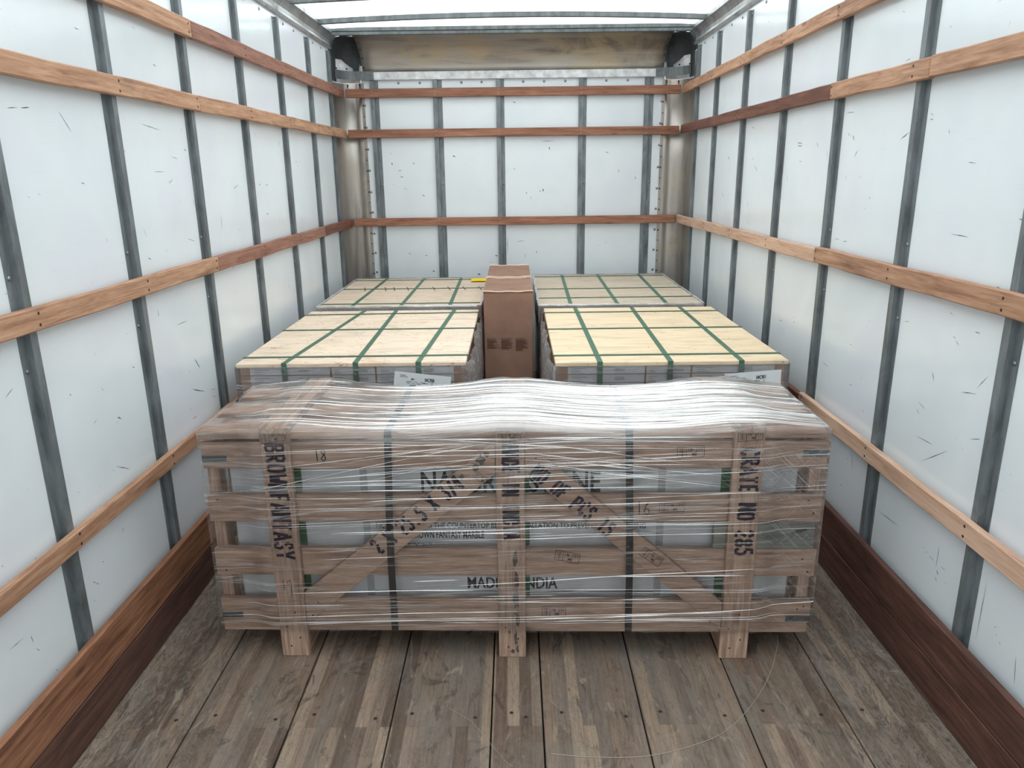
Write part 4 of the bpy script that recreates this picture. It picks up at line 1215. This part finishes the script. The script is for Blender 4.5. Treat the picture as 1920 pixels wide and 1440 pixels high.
def creases():
    """pulled, bunched ridges of the film as thin raised ribbons"""
    r = random.Random(21)
    vs, fs, cv = [], [], []
    def bumpx(x):
        q = 0.0
        for a, b in BX:
            d = 0 if a <= x <= b else min(abs(x - a), abs(x - b))
            q = max(q, math.exp(-(d / 0.15) ** 1.5))
        return q
    def ribbon(fn, L, w, cover):
        n = max(3, int(L / 0.03))
        base = len(vs)
        ph = r.uniform(0, 6)
        for i in range(n + 1):
            t = i / n
            tap = min(1.0, 6 * t, 6 * (1 - t)) ** 0.7
            ww = w * (0.35 + 0.65 * tap) * (0.75 + 0.35 * math.sin(t * L * 25 + ph))
            a, b = fn(t, ww)
            vs.extend((a, b)); cv.extend((cover * (0.15 + 0.85 * tap),) * 2)
        for i in range(n):
            q = base + 2 * i
            fs.append((q, q + 1, q + 3, q + 2))
    def front(x0, z0, L, sl, w, cover, curve=0.0):
        ph = r.uniform(0, 6)
        def fn(t, ww):
            x = max(-0.903, min(0.907, x0 + L * t))
            z = z0 + sl * L * t + curve * L * t * (1 - t) + 0.0004 * math.sin(t * L * 14 + ph)
            z = min(max(z, 0.096), 0.725)
            end = smooth(0.725, 0.80, abs(x)); bp = bumpx(x)
            y = (-0.0085 + 0.004 * (1 - bp) * (1 - end)) * (1 - end) + 0.0135 * end
            if z > 0.70:
                y += (z - 0.70) * 0.0
            return (x, y - 0.0012 - ww * 0.35, z - ww * 0.45), (x, y - 0.0006, z + ww * 0.55)
        ribbon(fn, L, w, cover)
    for k in range(78):
        z0 = r.choice((r.uniform(0.10, 0.70), r.uniform(0.10, 0.70), r.gauss(0.435, 0.018), r.gauss(0.57, 0.03), r.gauss(0.49, 0.03), r.gauss(0.20, 0.03), r.gauss(0.13, 0.012)))
        L = r.uniform(0.10, 0.30) if r.random() < 0.45 else r.uniform(0.3, 1.1)
        x0 = r.uniform(-0.9, 0.9 - L * 0.6)
        if x0 > 0.66:
            continue
        sl = r.gauss(0.028, 0.016)
        front(x0, z0, L, sl, r.uniform(0.0007, 0.0015) * (1.7 if r.random() < 0.14 else 1), r.uniform(0.3, 0.8), r.uniform(-0.006, 0.006))
    # fans pulled from the batten heads
    for k in range(8):
        sl = r.uniform(0.06, 0.24)
        L = r.uniform(0.35, 0.8)
        x1, z1 = -0.05 + r.uniform(-0.06, 0.05), r.uniform(0.64, 0.72)
        front(x1 - L, z1 - sl * L, L, sl, r.uniform(0.0008, 0.0014), r.uniform(0.35, 0.7))
    for k in range(9):
        sl = -r.uniform(0.02, 0.17)
        L = r.uniform(0.3, 0.62)
        front(0.05 + r.uniform(-0.04, 0.12), r.uniform(0.64, 0.724), L, sl, r.uniform(0.0008, 0.0014), r.uniform(0.35, 0.7))
    for k in range(18):
        z0 = r.uniform(0.62, 0.724)
        L = r.uniform(0.3, 0.9)
        x0 = r.uniform(-0.62, 0.62 - L) if L < 1.2 else -0.6
        front(x0, z0, L, r.gauss(0.0, 0.03), r.uniform(0.0009, 0.002), r.uniform(0.35, 0.8))
    # crossed strands at the right end
    for k in range(26):
        x0 = 0.60 + k * 0.0135 + r.uniform(-0.003, 0.003)
        front(x0 - 0.10, 0.70 - r.uniform(0, 0.01), 0.17 + r.uniform(0, 0.12), -0.95, 0.0008, r.uniform(0.15, 0.4))
    # top
    def top(x0, y0, L, sl, w, cover):
        ph = r.uniform(0, 6)
        def fn(t, ww):
            x = max(-0.89, min(0.895, x0 + L * t))
            bp = bumpx(x)
            y = y0 + sl * L * t + 0.002 * math.sin(t * L * 9 + ph)
            y = min(max(y, 0.012), 0.470)
            z = 0.7395 + 0.0205 * bp + 0.0022
            end = smooth(0.725, 0.80, abs(x))
            gap = max(math.exp(-((y - 0.157) / 0.02) ** 2), math.exp(-((y - 0.332) / 0.035) ** 2))
            z -= gap * 0.014 * end
            return (x, y - ww, z), (x, y + ww, z + 0.0016)
        ribbon(fn, L, w, cover)
    for k in range(210):
        L = r.uniform(0.15, 0.9)
        x0 = r.uniform(-0.45, 0.80 - L * 0.5) if r.random() < 0.9 else r.uniform(-0.88, -0.4)
        y0 = r.uniform(0.01, 0.465)
        sl = r.gauss(-0.02, 0.03) + (0.05 if x0 < -0.4 else 0.0) - (0.06 if x0 > 0.2 else 0)
        top(x0, y0, L, sl, r.uniform(0.0007, 0.0022), r.uniform(0.25, 0.75))
    o = mesh_obj('film_creases', vs, fs, M['crease'], crate, smooth=False)
    at = o.data.attributes.new('cover', 'FLOAT', 'POINT')
    for k, q in enumerate(cv):
        at.data[k].value = q
    o['kind'] = 'stuff'
    o['label'] = 'white pulled creases of the stretch film'
creases()

# ------------------------------------------------------------------ pallets of flooring cartons
def pallet(label, x0, x1, y0, y1, sx, sy, seams, ply, wrap_top, sheet=None, lean=(0, 0), zt=0.740, inner=1):
    """inner = +1 when the loose film is on its +x side, -1 on its -x side"""
    P = thing('flooring_pallet', label, 'pallet', ((x0 + x1) / 2, (y0 + y1) / 2, 0), 'strapped pallets of flooring cartons')
    PO = Vector(P.location)
    def rel_(o):
        o.parent = P
        o.location = Vector(o.location) - PO
        return o
    W_, D_ = x1 - x0, y1 - y0
    # wooden base
    bm = bmesh.new()
    def add(ax0, ax1, ay0, ay1, az0, az1):
        b = box_bm(ax1 - ax0, ay1 - ay0, az1 - az0, 0.002)
        me = bpy.data.meshes.new('t'); b.to_mesh(me); b.free()
        n0 = len(bm.verts); bm.from_mesh(me); bpy.data.meshes.remove(me); bm.verts.ensure_lookup_table()
        for v in bm.verts[n0:]:
            v.co += Vector(((ax0 + ax1) / 2 - PO.x, (ay0 + ay1) / 2 - PO.y, (az0 + az1) / 2))
    for k in range(3):
        a = x0 + (W_ - 0.09) * k / 2
        add(a, a + 0.09, y0, y1, 0.0, 0.018)
        for q in range(3):
            b = y0 + (D_ - 0.12) * q / 2
            add(a, a + 0.09, b, b + 0.12, 0.0185, 0.088)
    for k in range(7):
        b = y0 + (D_ - 0.1) * k / 6
        add(x0, x1, b, b + 0.1, 0.0885, 0.106)
    bm_obj('wooden_base', bm, M['pallet_wood'], P)
    # cartons
    top = zt - 0.0185
    lh = 0.0335
    n_l = int((top - 0.107) / lh)
    cols = [x0 + 0.006] + list(seams) + [x1 - 0.006]
    bm = bmesh.new()
    for L in range(n_l):
        z1 = top - L * lh
        z0 = z1 - lh + 0.0008 if L < n_l - 1 else 0.107
        for i in range(3):
            a, b = cols[i], cols[i + 1]
            jx = rnd.uniform(-0.0012, 0.0012); jy = rnd.uniform(-0.002, 0.002)
            args = (a + 0.001 + jx, b - 0.001 + jx, y0 + 0.008 + jy, y1 - 0.008, z0, z1)
            if L < 4:
                c = rel_(box('carton', *args, M['flooring_carton'], None, 0.0016))
                wa = max(args[0] + 0.004, x0 + 0.046); wb_ = min(args[1] - 0.002, x1 - 0.046)
                p = box('printed_label', wa, wb_, args[2] - 0.0006, args[2] + 0.0002, z0 + 0.0015, z1 - 0.0012, M['carton_white'], None, 0)
                p.parent = c; p.location = Vector(p.location) - PO - Vector(c.location)
                Ls = []
                w = wb_ - wa
                for q, (fx, ln) in enumerate(((0.05, 0.16), (0.05, 0.11), (0.05, 0.2))):
                    Ls.append([(w * fx, 0.006 + q * 0.008), (w * (fx + ln), 0.006 + q * 0.008)])
                for q in range(9):
                    Ls.append([(w * 0.62 + q * 0.0042, 0.009), (w * 0.62 + q * 0.0042, 0.023)])
                st = stroke_mesh('printed_lines', Ls, 0.0017, (-w / 2, -0.0005, -(z1 - z0) / 2), (1, 0, 0), (0, 0, 1), M['grey_print'], c)
                st.location = p.location
            else:
                add(*args)
    bm_obj('carton_stack', bm, M['flooring_carton'], P)
    rel_(box('plywood_top', x0 - 0.003, x1 + 0.003, y0 - 0.004, y1, zt - 0.0178, zt - 0.0008, ply, None, 0.0025))
    # straps
    def strap_y(xa, xb):
        e = 0.0012
        cs = [(y1 + e, 0.11), (y1 + e, zt), (y0 - 0.004 - e, zt), (y0 - 0.0045 - e, zt - 0.022), (y0 - 0.0015, 0.11)]
        path = []
        for i, (y, z) in enumerate(cs):
            f = min(1, max(0, (y - y0) / D_))
            x = xa + (xb - xa) * f - PO.x
            p0 = Vector((0,) + cs[max(0, i - 1)]); p1 = Vector((0,) + cs[min(len(cs) - 1, i + 1)])
            d = (p1 - p0).normalized()
            path.append(((x, y - PO.y, z), (1, 0, 0), (0, d.z, -d.y)))
        sweep('strap', [(-0.0105, 0), (0.0105, 0), (0.0105, 0.0012), (-0.0105, 0.0012)], path, M['green_strap'], P)
    def strap_x(ya, yb):
        e = 0.0012
        cs = [(x0 - e, 0.11), (x0 - 0.003 - e, zt + 0.0014), (x1 + 0.003 + e, zt + 0.0014), (x1 + e, 0.11)]
        path = []
        for i, (x, z) in enumerate(cs):
            f = min(1, max(0, (x - x0) / W_))
            p0 = Vector((cs[max(0, i - 1)][0], 0, cs[max(0, i - 1)][1])); p1 = Vector((cs[min(3, i + 1)][0], 0, cs[min(3, i + 1)][1]))
            d = (p1 - p0).normalized()
            path.append(((x - PO.x, ya + (yb - ya) * f - PO.y, z), (0, 1, 0), (-d.z, 0, d.x)))
        sweep('strap', [(-0.009, 0), (0.009, 0), (0.009, 0.0012), (-0.009, 0.0012)], path, M['green_strap'], P)
    for a, b in sx:
        strap_y(a, b)
    for a, b in sy:
        strap_x(a, b)
    # film round the sides
    per = []
    def seg(p, q, n):
        for k in range(n):
            per.append((p[0] + (q[0] - p[0]) * k / n, p[1] + (q[1] - p[1]) * k / n))
    g = 0.0055
    c4 = [(x0 - g, y0 - g - 0.003), (x1 + g, y0 - g - 0.003), (x1 + g, y1 + g), (x0 - g, y1 + g)]
    for k in range(4):
        seg(c4[k], c4[(k + 1) % 4], 34)
    per.append(per[0])
    grid, uv, tu = [], [], []
    zs = [0.05, 0.12, 0.2, 0.3, 0.4, 0.5, 0.56, 0.61, 0.65, 0.68, 0.7, zt - 0.012]
    if wrap_top:
        zs += [zt + 0.003, zt + 0.0035, zt + 0.003]
    for r, z in enumerate(zs):
        row, ru, rt_ = [], [], []
        s_ = 0.0
        for k, (x, y) in enumerate(per):
            if k:
                s_ += math.hypot(x - per[k - 1][0], y - per[k - 1][1])
            cx_, cy_ = (x0 + x1) / 2, (y0 + y1) / 2
            loose = (inner > 0 and x > x1) or (inner < 0 and x < x0)
            nx = 1 if x > x1 else (-1 if x < x0 else 0); ny = -1 if y < y0 - 0.004 else (1 if y > y1 else 0)
            amp = 0.013 if loose and not wrap_top else (0.004 if wrap_top and z > 0.6 else 0.0012)
            w_ = amp * (1 + math.sin(s_ * 23 + z * 5) * 0.7 + math.sin(s_ * 51 + z * 17) * 0.5) * (1 if z < zt - 0.02 else 0.6)
            px = x + nx * w_; py = y + ny * w_ * (0.25 if ny else 1)
            tt = 0.95 if loose and not wrap_top else (1.3 * smooth(0.64, 0.70, z) + 0.16 if wrap_top else 0.16)
            zz = z
            if wrap_top and r >= len(zs) - 3:
                ins = (-0.008, -0.004, 0.006)[r - (len(zs) - 3)] * (1 + 0.25 * math.sin(s_ * 19) + 0.15 * math.sin(s_ * 47))
                px = x - nx * ins; py = y - ny * ins
                zz = z + 0.001 * math.sin(s_ * 40)
                tt = 1.5
            elif wrap_top and r == len(zs) - 4:
                tt = 1.5
            elif loose and not wrap_top:
                if r == len(zs) - 1:
                    zz = zt - 0.012 + 0.012 * math.sin(s_ * 9) + 0.006 * math.sin(s_ * 31)
            row.append((px - PO.x, py - PO.y, zz)); ru.append((s_, z)); rt_.append(tt)
        grid.append(row); uv.append(ru); tu.append(rt_)
    film_mesh('stretch_film', grid, uv, tu, M['film2'], P)
    if sheet:
        sh = sheet
        pts = [Vector((sh[k][0] - PO.x, y0 - 0.0125 - PO.y, sh[k][1])) for k in ('bl', 'br', 'tr', 'tl')]
        o = mesh_obj('label_sheet', pts, [(0, 1, 2, 3)], M['paper'], P)
        md = o.modifiers.new('thick', 'SOLIDIFY'); md.thickness = 0.0006
        ex = (pts[1] - pts[0]).normalized() if sh.get('flat') is None else (pts[2] - pts[3]).normalized()
        ey = Vector((0, -1, 0)).cross(ex) * -1
        ey = Vector((-ex.z, 0, ex.x))
        def put(txt, h, w, u, v, b=0.0):
            base = pts[3] + ex * u - ey * v
            lettering('printed_text', txt, h, w, base, tuple(ex), tuple(ey), M['print'], o, b, 0.0012)
        put(sh['code'], 0.0145, 0.037, sh['cu'], sh['cv'], 0.02)
        put('BN', 0.0085, 0.011, sh['cu'] - 0.052, sh['cv'] - 0.001, 0.02)
        Ls = []
        for (u, v, l) in ((-0.045 + sh['cu'] - 0.052, 0.012, 0.022), (-0.045 + sh['cu'] - 0.052, 0.018, 0.03), (sh['cu'] - 0.07, 0.036, 0.02), (sh['cu'] - 0.04, 0.036, 0.014), (sh['cu'] - 0.016, 0.036, 0.018), (sh['cu'] - 0.07, 0.042, 0.014), (sh['cu'] - 0.05, 0.042, 0.01), (sh['cu'] - 0.03, 0.042, 0.016), (sh['cu'] - 0.006, 0.038, 0.02), (sh['cu'] + 0.026, 0.036, 0.006), (sh['cu'] + 0.026, 0.041, 0.006)):
            Ls.append([(u, -v), (u + l, -v)])
        stroke_mesh('printed_lines', Ls, 0.0016, pts[3], tuple(ex), tuple(ey), M['print'], o, 0.0012)
    return P

SH1 = dict(tl=(-0.469, 0.707), tr=(-0.250, 0.681), bl=(-0.485, 0.600), br=(-0.264, 0.600), code='04C908', cu=0.118, cv=0.030, flat=1)
SH2 = dict(tl=(0.801, 0.690), tr=(1.017, 0.705), bl=(0.803, 0.580), br=(1.020, 0.580), code='04C901', cu=0.120, cv=0.030, flat=1)
p_fl = pallet('near left pallet of flooring, plywood top heavily flecked, sheet reading 04C908', -1.085, -0.196, 2.817, 3.945, ((-0.900, -0.800), (-0.622, -0.632), (-0.378, -0.322)), ((2.912, 2.919), (3.443, 3.452), (3.830, 3.858)), (-0.723, -0.547), M['ply_a'], False, SH1, inner=1)
p_fr = pallet('near right pallet of flooring, clean yellow plywood top, sheet reading 04C901', 0.155, 1.043, 2.786, 3.960, ((0.323, 0.320), (0.593, 0.620), (0.865, 0.875)), ((2.891, 2.893), (3.406, 3.411), (3.824, 3.829)), (0.500, 0.676), M['ply_b'], False, SH2, inner=-1)
p_rl = pallet('far left pallet of flooring with pen ticks on its top, beside the brown cartons', -1.082, -0.194, 4.085, 5.175, ((-0.900, -0.880), (-0.630, -0.622), (-0.359, -0.369)), ((4.150, 4.155), (4.700, 4.705), (5.088, 5.096)), (-0.72, -0.545), M['ply_c'], True, inner=1)
p_rr = pallet('far right pallet of flooring with a dull greyish plywood top', 0.135, 1.025, 4.070, 5.270, ((0.305, 0.330), (0.562, 0.578), (0.830, 0.865)), ((4.285, 4.289), (4.626, 4.632), (5.180, 5.186)), (0.49, 0.665), M['ply_d'], True, inner=-1)
ticks = []
for x in (-0.96, -0.83, -0.775, -0.69, -0.525, -0.43, -0.335, -0.235):
    ticks.append([(x + 0.03 - (-0.638), 4.625 - 4.63), (x - (-0.638), 4.775 - 4.63)])
tk = stroke_mesh('pen_ticks', ticks, 0.006, (0, 0, 0.7396), (1, 0, 0), (0, 1, 0), M['carton_ink'], p_rl, 0.0005)

# yellow paper on the far left pallet
o = box('paper_note', -0.292, -0.192, 4.955, 5.095, 0.7412, 0.7420, M['yellow'], bev=0)
o.rotation_euler.z = 0.05
o.location.z = 0.7475
tag(o, 'small yellow paper lying on the back of the far left pallet', 'paper')

# two tall brown cartons in the gap between the pallets
def tall_carton(label, y0, y1, front):
    x0, x1, h = -0.160, 0.090, 0.858
    P = thing('tall_carton', label, 'carton', ((x0 + x1) / 2, (y0 + y1) / 2, 0), 'tall brown cartons between the pallets')
    w, d = x1 - x0, y1 - y0
    box('carton_body', -w / 2, w / 2, -d / 2, d / 2, 0.0, h - 0.004, M['carton'], P, 0.003)
    bm = box_bm(w + 0.002, d + 0.002, 0.005, 0.0022, 2)
    bmesh.ops.subdivide_edges(bm, edges=[e for e in bm.edges if abs((e.verts[0].co - e.verts[1].co).x) > w * 0.5], cuts=8)
    for v in bm.verts:
        v.co.z += 0.004 * (v.co.x / w) ** 2 * (1 if v.co.y < 0 else 0.4) - 0.002 * math.cos(v.co.y / d * math.pi)
    bm_obj('top_flap', bm, M['carton'], P, (0, 0, h - 0.0005))
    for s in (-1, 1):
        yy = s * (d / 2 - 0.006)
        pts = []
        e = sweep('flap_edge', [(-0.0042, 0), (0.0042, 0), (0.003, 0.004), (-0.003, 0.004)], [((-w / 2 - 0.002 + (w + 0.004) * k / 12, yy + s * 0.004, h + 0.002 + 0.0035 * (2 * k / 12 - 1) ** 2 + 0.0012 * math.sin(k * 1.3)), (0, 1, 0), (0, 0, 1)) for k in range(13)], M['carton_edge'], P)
    Ls = [[(0, 0), (0.006, 0.012)], [(0.012, 0.004), (0.04, 0.004)], [(0.016, 0.009), (0.034, 0.009)], [(0.052, 0.004), (0.064, 0.008)]]
    stroke_mesh('printed_text', Ls, 0.003, (-0.03, 0.0, h + 0.0025), (1, 0, 0), (0, 1, 0), M['carton_ink'], P, 0.0008)
    if front:
        Ls = []
        r2 = random.Random(3)
        for c0, n in ((0.012, 11), (0.084, 12), (0.159, 14)):
            Ls.append([(c0, 0), (c0 + r2.uniform(0.046, 0.064), 0)])
            for k in range(n):
                Ls.append([(c0 + 0.002, -0.008 - k * 0.0043), (c0 + 0.002 + r2.uniform(0.03, 0.066), -0.008 - k * 0.0043)])
        stroke_mesh('printed_text', Ls, 0.0027, (-w / 2, -d / 2, 0.619), (1, 0, 0), (0, 0, 1), M['carton_ink'], P)
    return P
tall_carton('tall brown carton with three blocks of small print facing the camera', 3.765, 4.262, True)
tall_carton('second tall brown carton, behind the printed one, touching it', 4.306, 4.858, False)

# loose strand on the floor, and a floor scratch built the same way
def strand(pts, label, RAD=0.0009):
    path = []
    P3 = [Vector((x, y, 0.0012)) for x, y in pts]
    fine = []
    for i in range(len(P3) - 1):
        p0 = P3[max(0, i - 1)]; p1 = P3[i]; p2 = P3[i + 1]; p3 = P3[min(len(P3) - 1, i + 2)]
        for k in range(6):
            t = k / 6
            fine.append(0.5 * ((2 * p1) + (p2 - p0) * t + (2 * p0 - 5 * p1 + 4 * p2 - p3) * t * t + (3 * p1 - p0 - 3 * p2 + p3) * t ** 3))
    fine.append(P3[-1])
    for i, p in enumerate(fine):
        d = (fine[min(i + 1, len(fine) - 1)] - fine[max(i - 1, 0)]).normalized()
        path.append((tuple(p), (-d.y, d.x, 0), (0, 0, 1)))
    r = RAD
    o = sweep('strand_or_scratch', [(r * math.cos(a), r * math.sin(a)) for a in [k * math.pi / 3 for k in range(6)]], path, M['strand'])
    tag(o, label, 'strand', 'thin plastic strands on the floor')
strand([(0.832, 2.10), (0.821, 2.06), (0.797, 2.006), (0.752, 1.917), (0.690, 1.822), (0.608, 1.725), (0.532, 1.660), (0.453, 1.622), (0.378, 1.597), (0.294, 1.583), (0.171, 1.585), (0.080, 1.597)], 'long thin plastic strand curling on the floor from the right end of the crate')
strand([(-0.198, 1.771), (-0.153, 1.735), (-0.126, 1.709), (-0.084, 1.644), (-0.041, 1.578), (-0.018, 1.555)], 'short thin scratch on the floor left of the centre board', 0.0006)  # a scratch in the floor, modelled as a fine tube in strand material
